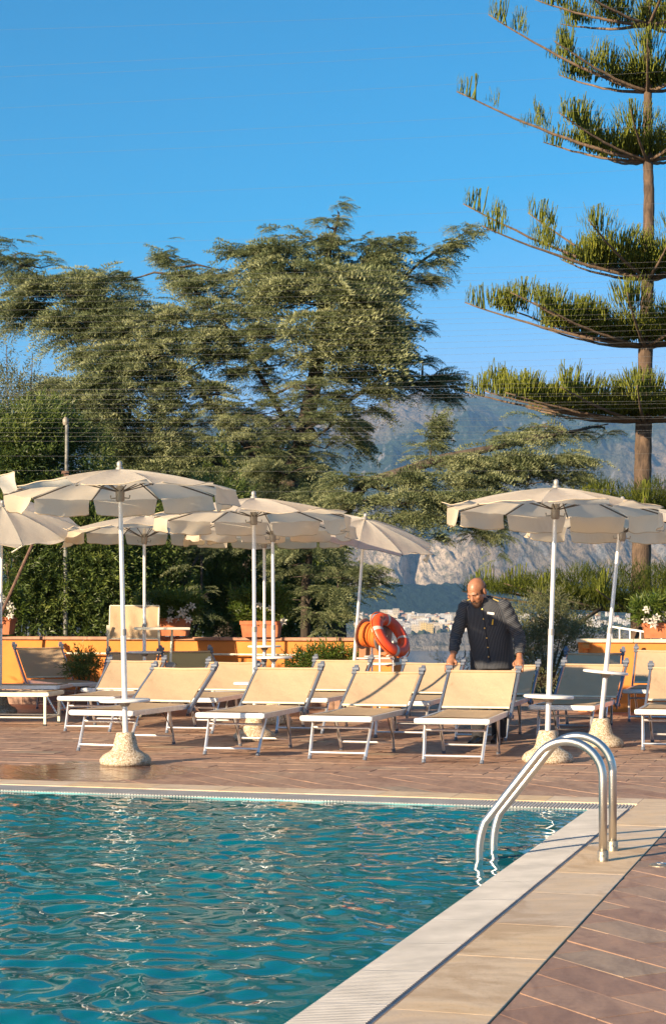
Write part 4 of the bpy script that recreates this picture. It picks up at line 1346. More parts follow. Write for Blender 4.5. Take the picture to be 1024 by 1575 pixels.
def frond_template(seed, nside=8):
    r = np.random.default_rng(seed)
    T = []
    def tuft(p, size, d=np.array([1.0, 0, 0])):
        for k in range(2):
            dd = d * 0.75 + np.array([r.normal(0, .32), r.normal(0, .32), 0.50 + r.normal(0, .25)]); dd /= np.linalg.norm(dd)
            sd = np.cross(dd, r.normal(0, 1, 3)); sd /= np.linalg.norm(sd)
            T.append((p - sd * size * 0.25, p + sd * size * 0.25, p + dd * size * 1.5))
    def axis(t): return np.array([t, 0.06 * math.sin(3 * t + seed), 0.12 * t - 0.46 * t * t])
    for i in range(13):
        t = (i + r.random()) / 13
        tuft(axis(t), 0.060 * (1.1 - 0.35 * t))
    T.append((axis(0) - [0, .012, 0], axis(0) + [0, .012, 0], axis(0.5))); T.append((axis(.5) - [0, .007, 0], axis(.5) + [0, .007, 0], axis(1.0)))
    for i in range(nside):
        for s in (-1, 1):
            if r.random() < 0.1: continue
            t = (i + 0.3 + 0.4 * r.random()) / nside
            l = (0.36 * (1 - t) ** 0.7 + 0.06) * r.uniform(0.75, 1.2)
            d = np.array([0.72, s * 0.70, r.normal(-0.08, 0.10)]); p0 = axis(t * 0.93)
            n = max(2, int(l / 0.054))
            for k in range(n):
                q = (k + 0.7) / n
                tuft(p0 + d * l * q + np.array([0, 0, -0.22 * l * q * q]), 0.055 * (1.1 - 0.3 * q), d)
            T.append((p0 - [0, .005, 0], p0 + [0, .005, 0], p0 + d * l))
    return tmpl(T)

def sprig_template(seed, ll=0.075, lw=0.02, n=8, L=0.16):
    r = np.random.default_rng(seed)
    T = []
    for i in range(n):
        t = i / (n - 1)
        p = np.array([L * t, 0, -0.02 * t * t])
        a = i * 2.4 + r.normal(0, .3)
        d = np.array([0.55 + 0.5 * t, math.cos(a) * 0.75, math.sin(a) * 0.75 + 0.15]); d /= np.linalg.norm(d)
        sd = np.cross(d, np.array([0, 0, 1.0]) + r.normal(0, .4, 3)); sd /= np.linalg.norm(sd)
        l = ll * r.uniform(0.75, 1.25)
        nrm = np.cross(sd, d)
        b, tip = p, p + d * l - nrm * l * 0.08
        m = p + d * l * 0.5 + nrm * l * 0.05
        T.append((b, m + sd * lw / 2, tip)); T.append((b, tip, m - sd * lw / 2))
    return tmpl(T)

CEDAR_T = [spray_template(s) for s in range(4)]
FROND_T = [frond_template(s) for s in range(6)]
LEAF_T = [sprig_template(s) for s in range(10, 14)]
OLIVE_T = [sprig_template(s, 0.065, 0.013, 10, 0.26) for s in range(20, 24)]
BROAD_T = [sprig_template(s, 0.13, 0.026, 8, 0.18) for s in range(30, 33)]

M['cedar'] = leafy('cedar_needles', (0.045, 0.066, 0.030), (0.165, 0.198, 0.088), (0.39, 0.405, 0.205), 0.25, 0.6, 0.2)
M['pine'] = leafy('pine_cords', (0.050, 0.078, 0.014), (0.200, 0.235, 0.028), (0.40, 0.40, 0.055), 0.38, 0.55, 0.25)
M['hedge'] = leafy('hedge_leaves', (0.040, 0.072, 0.018), (0.130, 0.180, 0.040), (0.27, 0.30, 0.072), 0.34, 0.42, 0.45)
M['olive'] = leafy('olive_leaves', (0.075, 0.09, 0.042), (0.20, 0.21, 0.088), (0.34, 0.325, 0.155), 0.3, 0.5, 0.35)
M['lily'] = leafy('lily_leaves', (0.03, 0.06, 0.012), (0.09, 0.14, 0.02), (0.17, 0.20, 0.035), 0.3, 0.4, 0.4)
def bark(name, a, b, sc=9):
    q = NT(name); co = q.coord()
    mp = q.n('Mapping'); mp.inputs['Scale'].default_value = (1, 1, 0.35); q.l(co, mp.inputs['Vector'])
    nz = q.noise(sc, 7, 0.7, mp.outputs[0], 0.5)
    q.set(Base_Color=q.ramp(nz, [(0.3, a), (0.68, b)]), Roughness=0.9)
    q.bump(nz, 0.9, 0.03); return q.m
M['bark'] = bark('cedar_bark', (0.035, 0.027, 0.021), (0.12, 0.09, 0.066))
M['pine_bark'] = bark('pine_bark', (0.030, 0.021, 0.016), (0.165, 0.108, 0.07), 11)
M['limb'] = bark('limb_bark', (0.10, 0.065, 0.045), (0.24, 0.165, 0.11), 14)

# ------------------------------------------------------------------ cedars
def blob_points(blobs, Y0, dens):
    """spray seats in flattened foliage pads: (px, py, rx, ry, dY, ry_depth, weight)"""
    L, C, D = [], [], []
    for (px, py, rx, ry, dy, wt) in blobs:
        Y = Y0 + dy
        c = np.array(AT(px, py, Y)); s = Y / F
        a, b = rx * s, ry * s
        dep = max(0.45, min(1.5, a * 0.9))
        n = int(dens * wt * (rx * ry) / 1000.0)
        d = RNG.normal(0, 1, (n, 3)); d /= np.linalg.norm(d, axis=1, keepdims=True)
        rad = RNG.random(n) ** 0.42
        p = d * rad[:, None] * np.array([a, dep, b])
        # gather into irregular pads
        p[:, 2] = p[:, 2] + 0.05 * np.sin(p[:, 0] * 7 + px) 
        lay = 0.24
        p[:, 2] = p[:, 2] * 0.55 + 0.45 * np.round(p[:, 2] / lay) * lay
        keep = vnoise((p + c) * np.array([1.5, 1.5, 3.0]) + 31) > (0.43 if rx * ry > 620 else 0.22)
        p = p[keep]
        L.append(p + c); C.append(np.tile(c, (len(p), 1))); D.append(np.tile([a, dep, b], (len(p), 1)))
    return np.concatenate(L), np.concatenate(C), np.concatenate(D)

def cedar(name, label, Y0, blobs, limbs, trunk, dens=115, droop=0.32, scale=(0.55, 1.15), axis_px=470, frond_dens=235):
    base = trunk[0]
    e = empty(name, (base[0].x, base[0].y, base[0].z), 0, label, 'tree')
    o = Vector(e.location)
    m = MB(); m.tube([p - o for p, r in trunk], [0.8 * r for p, r in trunk], 12); m.build('trunk', M['bark'], e, 180)
    for pts, r0, r1 in limbs:
        n = len(pts)
        m = MB(); m.tube([p - o for p in pts], [0.62 * (r0 + (r1 - r0) * i / (n - 1)) for i in range(n)], 8); m.build('limb', M['bark'], e, 180)
    L, C, D = blob_points(blobs, Y0, dens)
    # needle sprays straight on the outer parts of the limbs
    LL, LC = [], []
    for pts, r0, r1 in limbs:
        for k in range(60):
            t = RNG.uniform(0.45, 1.0) * (len(pts) - 1); i0 = min(int(t), len(pts) - 2)
            q = pts[i0].lerp(pts[i0 + 1], t - i0); d = (pts[i0 + 1] - pts[i0]).normalized()
            LL.append(np.array(q) + RNG.normal(0, 0.07, 3)); LC.append(np.array(q - d * 0.5 + Vector((0, 0, -0.12))))
    L = np.concatenate([L, np.array(LL)]); C = np.concatenate([C, np.array(LC)]); D = np.concatenate([D, np.full((len(LL), 3), 0.5)])
    K = len(L)
    ax = (axis_px - CX) / F * Y0
    out = (L - C) / D
    dirs = out * np.array([1.0, 0.9, 0.45]) + np.stack([np.sign(L[:, 0] - ax) * 0.35, RNG.normal(-0.15, 0.35, K), np.full(K, -droop)], 1) + RNG.normal(0, 0.28, (K, 3))
    mats = dir_mats(dirs, RNG.normal(0, 0.35, K))
    sc = RNG.uniform(scale[0], scale[1], K)
    tint = np.clip(RNG.normal(0.45, 0.2, K) + 0.25 * (vnoise(L * 1.1 + 5) - 0.5), 0, 1)
    nl = len(LL)
    # thin linking boughs from the nearest limb or trunk to every pad
    sk = []
    for pts in [[p for p, r in trunk]] + [q for q, _a, _b in limbs]:
        for i in range(len(pts) - 1):
            for k in range(8): sk.append(pts[i].lerp(pts[i + 1], k / 8))
    tw = MB()
    for (px, py, rx, ry, dy, wt) in blobs:
        c = AT(px, py, Y0 + dy)
        q = min(sk, key=lambda w: math.hypot(w.x - c.x, w.y - c.y) + 1.8 * abs(w.z - c.z))
        if (q - c).length < 0.1: continue
        mid = q.lerp(c, 0.5) + Vector((0, 0, 0.10 * (q - c).length))
        tw.tube([q - o, mid - o, c - o], [0.028, 0.02, 0.008], 5)
        for k in range(3):
            a_ = c + Vector((RNG.uniform(-.9, .9) * rx, RNG.uniform(-.5, .5) * rx, RNG.uniform(-.2, .5) * ry)) * ((Y0 + dy) / F)
            tw.tube([c - o, c.lerp(a_, .5) - o + Vector((0, 0, .03)), a_ - o], [0.010, 0.008, 0.004], 4)
    to = tw.build('bough', M['bark'], e, 180); to['kind'] = 'stuff'
    Va, Fa, Ta = scatter(CEDAR_T, mats[-nl:], L[-nl:], sc[-nl:] * 0.8, tint[-nl:])
    # flat drooping fronds fanning out of every pad
    FL, FD, FS = [], [], []
    for (px, py, rx, ry, dy, wt) in blobs:
        Y = Y0 + dy; s_ = Y / F
        c = np.array(AT(px, py, Y)); a, b = rx * s_, ry * s_; dep = max(0.40, min(1.3, a * 0.9))
        n = int(max(8, frond_dens * wt * (a + 0.2) * (b + 0.16) * (0.6 + 0.4 * dep)))
        az = RNG.uniform(0, 2 * math.pi, n)
        sgn = np.sign(c[0] - ax) or 1
        flip = (np.cos(az) * sgn < -0.3) & (RNG.random(n) < 0.55); az[flip] = math.pi - az[flip]
        h = RNG.uniform(-1, 1, n)
        lay = 0.30
        zz = h * b * 0.85; zz = np.round((zz + c[2]) / lay) * lay - c[2] + RNG.normal(0, 0.045, n)
        rad = np.sqrt(np.clip(1 - h * h * 0.8, 0.15, 1)) * RNG.random(n) ** 0.6
        l = np.clip(0.62 * (a * np.abs(np.cos(az)) + dep * np.abs(np.sin(az))), 0.30, 0.95) * RNG.uniform(0.7, 1.25, n)
        p = np.stack([np.cos(az) * rad * a * 0.62, np.sin(az) * rad * dep * 0.62, zz], 1) + c
        keep = vnoise(p * np.array([1.3, 1.3, 2.6]) + 57) > (0.31 if rx * ry > 620 else 0.12)
        FL.append(p[keep]); FD.append(np.stack([np.cos(az), np.sin(az) * 0.9, RNG.normal(0.05, 0.16, n) + 0.22 * h - droop * 0.25], 1)[keep]); FS.append(l[keep])
    FL = np.concatenate(FL); FD = np.concatenate(FD); FS = np.concatenate(FS); K = len(FL)
    tint = np.clip(RNG.normal(0.45, 0.2, K) + 0.45 * (vnoise(FL * 1.1 + 5) - 0.5), 0, 1)
    Vv, Ff, Tt = scatter(FROND_T, dir_mats(FD, RNG.normal(0, 0.3, K)), FL, FS, tint, 0.55)
    print(name, 'fronds', K, 'tris', len(Ff))
    Ff = np.concatenate([Ff, Fa + len(Vv)]); Vv = np.concatenate([Vv, Va]); Tt = np.concatenate([Tt, Ta])
    Vv = Vv - np.array(o)
    me = np_mesh(name + '_crown', Vv, Ff, M['cedar'], {'tint': Tt})
    c = link('crown', me, e); c['kind'] = 'stuff'
    return e

def A(px, py, Y): return AT(px, py, Y)
YC = 31.0
big = [  # px, py, rx, ry, depth offset, weight
    (505, 350, 26, 13, 0, 1.6), (520, 328, 12, 9, 0, 2.0), (478, 372, 50, 16, 0.2, 1.4), (430, 378, 44, 12, -.4, 1.2), (385, 388, 38, 9, -.2, 1.2), (560, 380, 50, 14, 0.3, 1.3), (610, 372, 22, 7, 0, 1.4),
    (455, 415, 85, 30, -0.4, 1.35), (545, 425, 75, 32, 0.3, 1.35), (500, 470, 110, 42, -0.6, 1.3), (585, 470, 52, 30, 0.2, 1.3), (430, 475, 60, 36, 0.4, 1.3),
    (640, 408, 45, 18, 0.5, 1.4), (680, 385, 32, 14, 0.6, 1.5), (708, 362, 18, 6, 0.6, 1.8), (650, 432, 40, 10, 0.6, 1.2),
    (530, 530, 95, 36, -0.5, 1.25), (610, 515, 36, 16, 0.5, 1.2), (645, 510, 20, 5, 0.5, 1.8), (650, 555, 22, 6, 0.4, 1.2), (600, 565, 46, 26, 0.2, 1.2),
    (655, 588, 50, 17, 0.6, 1.5), (690, 598, 26, 10, 0.6, 1.6), (560, 600, 60, 28, 0, 1.1), (500, 590, 50, 30, 0.5, 1.0),
    (545, 655, 26, 38, 0, 1.2), (515, 640, 30, 40, 0.4, 0.9), (470, 630, 40, 40, 1.0, 0.8),
    (270, 402, 30, 9, 0.3, 1.6), (255, 390, 16, 6, 0.3, 1.8), (300, 425, 48, 14, 0.3, 1.4), (338, 415, 24, 9, 0.1, 1.6), (372, 430, 40, 14, 0.2, 1.3),
    (330, 460, 72, 26, -0.3, 1.4), (290, 505, 75, 30, -0.6, 1.4), (365, 520, 60, 36, -0.6, 1.3), (390, 570, 55, 34, -0.4, 1.2), (350, 610, 48, 30, -0.5, 1.1),
    (20, 392, 38, 17, 0.3, 1.5), (62, 412, 42, 20, 0.4, 1.5), (25, 418, 30, 12, 0.2, 1.3), (150, 428, 58, 12, 0.5, 1.4), (195, 432, 30, 8, 0.4, 1.4),
    (95, 462, 90, 26, 0, 1.4), (180, 462, 72, 24, -0.2, 1.4), (40, 480, 50, 16, 0.2, 1.3), (130, 495, 80, 20, -0.3, 1.35), (215, 495, 70, 26, -0.5, 1.3),
    (160, 540, 60, 22, -0.4, 1.3), (240, 545, 80, 30, -0.7, 1.35), (200, 590, 90, 26, -0.7, 1.35), (110, 600, 66, 22, -0.6, 1.3), (290, 600, 70, 30, -0.6, 1.2),
    (120, 640, 80, 26, -0.8, 1.3), (210, 645, 80, 30, -0.9, 1.35), (300, 655, 62, 30, -0.7, 1.2), (240, 695, 70, 26, -0.8, 1.3), (330, 700, 60, 30, -0.9, 1.25), (290, 735, 70, 26, -0.9, 1.2), (360, 740, 50, 26, -0.9, 1.2),
    (480, 600, 50, 30, -1.0, 1.2), (520, 650, 36, 24, -0.8, 1.0), (470, 660, 50, 30, -1.2, 1.2), (400, 690, 50, 30, -1.2, 1.2), (440, 730, 60, 30, -1.3, 1.2), (490, 760, 50, 24, -1.0, 1.1), (380, 640, 46, 30, -1.0, 1.1), (330, 560, 50, 30, -0.9, 1.1), (430, 520, 60, 30, -0.9, 1.1), (560, 500, 60, 26, -0.8, 1.1), (350, 780, 60, 30, -1.0, 1.1), (300, 830, 40, 30, -1.0, 1.0),
    (450, 690, 46, 34, -0.7, 1.1), (430, 640, 40, 36, -0.8, 1.0), (470, 735, 44, 24, -0.8, 1.1), (500, 690, 30, 30, -0.5, .9),
    (430, 560, 40, 40, 1.2, 0.8), (440, 700, 60, 36, 1.0, 1.1), (400, 655, 50, 36, 1.1, 1.0), (480, 720, 50, 30, 1.0, 1.0), (400, 790, 60, 40, 1.0, 1.0), (455, 770, 50, 30, 0.8, 1.0),
]
trunk = [(A(338, 1010, YC - 1.6), .26), (A(352, 950, YC - 1.6), .23), (A(385, 880, YC - 1.0), .22), (A(430, 790, YC - .2), .22), (A(462, 690, YC + .2), .20), (A(485, 580, YC + .2), .17), (A(497, 470, YC + .1), .12), (A(505, 390, YC), .06), (A(522, 330, YC), .015)]
limbs = [
    ([A(440, 770, YC), A(360, 660, YC - .2), A(270, 560, YC - .3), A(150, 480, YC), A(20, 400, YC + .3)], .12, .02),
    ([A(462, 690, YC), A(390, 560, YC - .2), A(330, 480, YC - .2), A(250, 390, YC + .2)], .09, .015),
    ([A(488, 560, YC), A(570, 470, YC + .2), A(650, 400, YC + .5), A(722, 352, YC + .6)], .08, .01),
    ([A(470, 660, YC), A(560, 600, YC + .2), A(640, 590, YC + .5), A(712, 598, YC + .6)], .08, .01),
    ([A(495, 470, YC), A(440, 400, YC - .3), A(350, 384, YC - .3)], .06, .01),
    ([A(430, 790, YC), A(330, 710, YC - .5), A(200, 640, YC - .8), A(70, 610, YC - .7)], .10, .015),
    ([A(497, 480, YC), A(560, 400, YC + .2), A(620, 370, YC)], .05, .01),
    ([A(462, 690, YC), A(530, 640, YC), A(552, 690, YC)], .04, .008),
]
cedar('cedar_tree', 'large spreading grey-green cedar with layered branches over the parasols', YC, big, limbs, trunk)

YL = 28.0
low = [
    (665, 658, 15, 6, 0.6, 1.0), (660, 678, 28, 8, 0.6, 1.0), (654, 700, 32, 8, 0.4, 1.1),
    (820, 657, 66, 8, 1.4, .9), (880, 668, 40, 8, 1.4, .9), (785, 676, 40, 8, 1.2, .9), (930, 660, 18, 4, 1.4, 1.0),
    (760, 705, 80, 20, -.2, 1.5), (850, 710, 66, 20, -.2, 1.5), (690, 722, 70, 18, -.2, 1.4), (600, 740, 70, 18, -.2, 1.4), (540, 735, 50, 12, 0, 1.3),
    (810, 745, 70, 22, -.4, 1.4), (720, 760, 80, 24, -.4, 1.45), (630, 775, 80, 22, -.4, 1.45), (555, 770, 60, 20, -.2, 1.3), (880, 740, 40, 14, -.3, 1.2),
    (600, 805, 44, 14, -.3, 1.2), (660, 812, 30, 10, -.3, 1.1), (690, 790, 50, 14, -.2, 1.2), (755, 800, 36, 16, -.3, 1.2), (765, 832, 22, 14, -.3, 1.2), (725, 822, 24, 10, -.3, 1.0),
    (500, 790, 60, 24, 0.3, 1.2),
]
lt = [(A(520, 1010, YL + 1), .20), (A(515, 900, YL + 1), .18), (A(520, 800, YL + .7), .15), (A(560, 745, YL + .4), .12), (A(680, 705, YL + .3), .09), (A(800, 680, YL + .6), .06), (A(935, 652, YL + 1.4), .015)]
ll = [([A(560, 745, YL + .4), A(660, 770, YL), A(760, 830, YL - .3)], .05, .008), ([A(680, 705, YL + .3), A(780, 720, YL), A(890, 735, YL - .2)], .05, .008),
      ([A(660, 712, YL + .3), A(664, 680, YL + .6), A(668, 648, YL + .6)], .03, .006)]
cedar('cedar_tree', 'low cedar whose flat branches reach in front of the blue mountain', YL, low, ll, lt, axis_px=560)

YM = 25.5
mid = [
    (500, 815, 50, 16, 0, 1.2), (470, 845, 66, 16, 0, 1.2), (540, 880, 46, 12, 0, 1.3), (500, 890, 60, 15, 0, 1.2), (450, 870, 50, 16, 0.3, 1.0), (520, 915, 40, 14, 0, 1.1), (475, 930, 40, 20, 0, 1.1),
    (560, 895, 26, 8, 0, 1.4), (300, 850, 40, 34, -.2, 1.1), (285, 900, 28, 34, -.4, 1.2), (310, 920, 16, 24, -.4, 1.1), (440, 815, 40, 18, 0.2, 1.0), (500, 950, 44, 18, 0.2, 1.0),
]
mt = [(A(470, 1000, YM + .6), .10), (A(470, 900, YM + .5), .08), (A(480, 820, YM + .3), .05)]
ml = [([A(470, 880, YM + .5), A(520, 880, YM), A(580, 895, YM)], .03, .006), ([A(470, 850, YM + .5), A(380, 830, YM), A(300, 850, YM - .3)], .04, .008)]
cedar('young_cedar', 'small drooping cedar growing just behind the planters and orange wall', YM, mid, ml, mt, scale=(0.4, 0.85), dens=150)

# ------------------------------------------------------------------ Norfolk pine
def cord_template(seed):
    r = np.random.default_rng(seed)
    vs, fs = [], []
    L = 1.0
    n = 3
    bend = r.uniform(0.1, 0.35)
    for i in range(n + 1):
        t = i / n
        c = np.array([bend * (t - 0.5 * t * t) * 0.8, 0.05 * math.sin(3 * t + seed), t * (1 - 0.25 * bend) * L])
        w = 0.037 * (1 - 0.5 * t) * (1.15 if i % 2 else 0.85)
        for k in range(3):
            a = 2 * math.pi * k / 3 + i * 0.5
            vs.append(c + np.array([w * math.cos(a), w * math.sin(a), 0]))
    for i in range(n):
        for k in range(3):
            l = (k + 1) % 3
            a, b, c_, d = i * 3 + k, i * 3 + l, i * 3 + 3 + l, i * 3 + 3 + k
            fs += [(a, b, c_), (a, c_, d)]
    return np.array(vs), np.array(fs)
CORD_T = [cord_template(s) for s in range(4)]

def norfolk():
    Y0 = 27.0
    tp = [(985, 1010, .20), (986, 870, .172), (988, 740, .155), (990, 640, .145), (993, 520, .125), (996, 420, .108), (998, 300, .095), (996, 245, .088), (996, 150, .075), (997, 60, .06), (998, -60, .045), (999, -160, .03)]
    pts = [(AT(a, b, Y0), r) for a, b, r in tp]
    base = pts[0][0].copy()
    e = empty('norfolk_pine', base, 0, 'tall Norfolk pine with upswept tiered branches rising above the terrace', 'tree')
    m = MB()
    dense, rad = [], []
    for i in range(len(pts) - 1):
        for k in range(6):
            t = k / 6
            dense.append(pts[i][0].lerp(pts[i + 1][0], t) - base); rad.append(0.85 * (pts[i][1] * (1 - t) + pts[i + 1][1] * t) * (1.04 if k % 2 else 0.98))
    m.tube(dense, rad, 14); m.build('trunk', M['pine_bark'], e, 180)
    rr = random.Random(8)
    # tiers: attach y, list of (azimuth deg, length m, rise m, clumpiness)
    tiers = [
        (-70, [(182, 2.2, 1.0, .5), (225, 2.0, .9, .5), (300, 2, .9, .5), (20, 2, .9, .5), (90, 2, .9, .5)]),
        (37, [(180, 1.75, .42, .55), (214, 1.7, .5, .4), (275, 1.5, .5, .3), (140, 1.6, .5, .4), (350, 1.7, .5, .4), (60, 1.6, .5, .4)]),
        (140, [(181, 2.45, 1.18, .75), (208, 1.7, .75, .4), (262, 1.3, .55, .3), (150, 1.5, .7, .4), (320, 1.8, .7, .4), (20, 1.8, .8, .4), (80, 1.6, .8, .4)]),
        (247, [(180, 2.95, 1.04, .72), (212, 1.8, .62, .3), (250, 1.3, .60, .3), (152, 1.7, .7, .3), (300, 2.0, .8, .4), (0, 2.2, .9, .4), (60, 2.0, .8, .4), (105, 1.9, .8, .4)]),
        (428, [(180, 2.85, 1.12, .6), (196, 2.75, .62, .62), (165, 1.85, 1.12, .62), (235, 2.0, .75, .2), (275, 1.8, .6, .2), (320, 2.2, .8, .3), (5, 2.4, .9, .3), (60, 2.2, .9, .3), (120, 2.1, .9, .3)]),
        (533, [(180, 2.78, .68, .42), (192, 2.2, .75, .3), (168, 2.3, .75, .3), (215, 2.2, .66, .15), (250, 1.9, .7, .1), (292, 2.0, .7, .1), (330, 2.3, .8, .2), (10, 2.5, .8, .3), (70, 2.3, .8, .2), (130, 2.2, .8, .2)]),
        (648, [(180, 2.75, .45, .22), (190, 2.5, .42, .2), (171, 2.5, .6, .2), (205, 2.5, .42, .1), (230, 2.3, .42, .1), (260, 2.1, .4, .1), (295, 2.2, .5, .1), (335, 2.5, .5, .1), (10, 2.6, .6, .2), (70, 2.4, .6, .2), (130, 2.5, .6, .2)]),
        (800, [(178, .95, .34, .1), (200, .9, .3, .1), (230, 1.2, .34, .1), (260, 1.4, .34, .1), (300, 1.6, .34, .1), (160, 1.1, .40, .2), (130, 2.0, .5, .2), (100, 2.0, .5, .1), (60, 2.2, .5, .1), (20, 2.2, .6, .1), (345, 1.8, .5, .1)]),
        (940, [(180, 2.75, .30, .25), (170, 2.6, .42, .15), (192, 2.2, .42, .15), (212, 2.1, .40, .1), (240, 1.9, .42, .1), (150, 2.5, .5, .1), (120, 2.4, .5, .1), (290, 1.8, .42, .1), (340, 2.2, .5, .1), (20, 2.4, .5, .1), (70, 2.4, .5, .1)]),
    ]
    locs, mats_d, scl, tnt = [], [], [], []
    def trunk_at(py):
        for i in range(len(tp) - 1):
            y1, y0 = tp[i][1], tp[i + 1][1]
            if y0 <= py <= y1:
                t = (y1 - py) / (y1 - y0); return AT(tp[i][0] + (tp[i + 1][0] - tp[i][0]) * t, py, Y0)
        return AT(tp[-1][0], py, Y0)
    for py, brs in tiers:
        c = trunk_at(py)
        low_ = py > 780
        sp_ = 0.75 if low_ else 0.07
        for az, Ln, rise, cl in brs:
            a = R(az + rr.uniform(-3, 3))
            d = Vector((math.cos(a), math.sin(a), 0))
            if abs(az - 180) > 18: rise = rise * 0.72
            n = 14
            pw = 1.18
            sag = 0.05
            crv = [c + d * Ln * (i / n) + Vector((0, 0, rise * (i / n) ** pw - sag * math.sin(math.pi * i / n) + rr.uniform(-.008, .008))) for i in range(n + 1)]
            m = MB(); m.tube([p - base for p in crv], [0.031 * (1 - 0.72 * i / n) * (0.8 + 0.1 * Ln) for i in range(n + 1)], 7); m.build('branch', M['limb'], e, 180)
            sd = Vector((-d.y, d.x, 0))
            ph = rr.uniform(0, 6)
            # side branchlets with rows of upright cords
            nb = int(Ln / (0.034 if low_ else 0.052))
            for b in range(nb):
                t = 0.05 + 0.95 * b / nb
                g = math.sin(t * Ln * 8.0 + ph) + 0.4 * math.sin(t * Ln * 19 + 2 * ph)
                gate = -1.4 + cl * 2.6 * (0.35 + 0.9 * t) + (0.18 if py < 480 else 0.08 if py < 600 else 0.0)
                clump = min(1.0, max(0.0, (g - gate) / 0.9)) ** 0.5
                if t < 0.93 and g < gate: continue
                f = t * n; i0 = min(int(f), n - 1)
                p = crv[i0].lerp(crv[i0 + 1], f - i0)
                wmax = 0.55 * math.sin(math.pi * min(1, 0.15 + 0.85 * t)) ** 0.7 * (0.55 + 0.15 * Ln)
                if t > 0.9: wmax = 0.10
                for s_ in (-1, 1):
                    w = wmax * rr.uniform(0.6, 1.1)
                    m_ = max(2, int(w / 0.034))
                    fwd = rr.uniform(0.2, 0.7)
                    for k in range(m_):
                        if rr.random() < 0.12: continue
                        q = (k + rr.random()) / m_
                        pos = p + sd * s_ * w * q + d * fwd * w * q + Vector((0, 0, 0.05 + 0.17 * q + rr.uniform(-.03, .04)))
                        tipf = 1.0 if t < 0.9 else (0.45 + 0.55 * (1 - t) / 0.1)
                        h = (rr.uniform(0.09, 0.19) if low_ else rr.uniform(0.20, 0.36)) * (1 - 0.45 * q * q) * tipf * (1.0 if (low_ or t > 0.92) else 0.42 + 0.68 * clump) * (0.85 + 0.2 * math.sin(ph + 5 * t))
                        locs.append(pos)
                        up = Vector((0, 0, 1)) + sd * s_ * 0.35 * q + d * rr.uniform(-0.35, 0.18) + Vector((rr.gauss(0, sp_), rr.gauss(0, sp_), 0))
                        mats_d.append(up.normalized()); scl.append(h)
                        tnt.append(min(1, max(0, rr.gauss(0.33 if low_ else 0.52, 0.2))))
            # extra fan at the tip
            tip = crv[-1]
            for k in range(16):
                q = k / 16
                pos = tip - (crv[-1] - crv[-3]).normalized() * 0.34 * q + sd * rr.uniform(-.05, .05)
                locs.append(pos); mats_d.append((Vector((0, 0, 1)) - d * rr.uniform(-0.15, 0.25)).normalized()); scl.append(0.10 + 0.34 * q ** 0.7); tnt.append(rr.uniform(0.3, 0.7))
    # bushy lowest boughs, dense masses of short cords
    for (px, py, rx, ry, dy) in ((745, 908, 34, 10, -.2), (790, 905, 44, 15, -.3), (835, 902, 46, 20, -.4), (885, 895, 50, 24, -.5), (940, 893, 52, 24, -.7), (1000, 893, 46, 26, -.8), (1050, 890, 46, 28, -.8), (850, 925, 46, 12, -.4), (910, 925, 60, 16, -.5), (960, 930, 60, 18, -.6), (1020, 925, 50, 20, -.7),
                                 (965, 768, 40, 20, -.4), (1005, 764, 40, 24, -.5), (925, 752, 24, 9, -.3), (1040, 770, 40, 26, -.4), (985, 790, 40, 14, -.5)):
        Yb = Y0 + dy; sb = Yb / F; cb = AT(px, py, Yb)
        n = int(0.55 * rx * ry) + 60
        for k in range(n):
            v_ = Vector((rr.gauss(0, 1), rr.gauss(0, 1), rr.gauss(0, 1))).normalized() * rr.random() ** 0.4
            if vnoise(np.array([[px * .1 + v_.x * 2.2, v_.y * 2, py * .1 + v_.z * 1.5]]))[0] < 0.32: continue
            pos = cb + Vector((v_.x * rx * sb, v_.y * 0.7, v_.z * ry * sb))
            locs.append(pos); mats_d.append((Vector((0, 0, 0.9)) + Vector((v_.x * .7, v_.y * .7, 0)) + Vector((rr.gauss(0, .3), rr.gauss(0, .3), rr.gauss(0, .2)))).normalized())
            scl.append(rr.uniform(0.08, 0.17)); tnt.append(min(1, max(0, rr.gauss(0.12, 0.14))))
    Lc = np.array([tuple(p - base) for p in locs]); Dd = np.array([tuple(u) for u in mats_d])
    # local Z along D, random roll
    K = len(Lc)
    ref = RNG.normal(0, 1, (K, 3)); Xx = np.cross(Dd, ref); Xx /= np.linalg.norm(Xx, axis=1, keepdims=True); Yy = np.cross(Dd, Xx)
    mats = np.stack([Xx, Yy, Dd], axis=2)
    Vv, Ff, Tt = scatter(CORD_T, mats, Lc, np.array(scl), np.array(tnt))
    c = link('crown', np_mesh('pine_crown', Vv, Ff, M['pine'], {'tint': Tt}), e); c['kind'] = 'stuff'
    print('cords', K)
    # drooping dead-looking low branch
    m = MB(); m.tube([AT(925, 935, 26.2) - base, AT(880, 965, 26.0) - base, AT(833, 990, 25.9) - base, AT(800, 1010, 25.8) - base], [0.03, 0.028, 0.022, 0.015], 7); m.build('low_branch', M['bark'], e, 180)
norfolk()

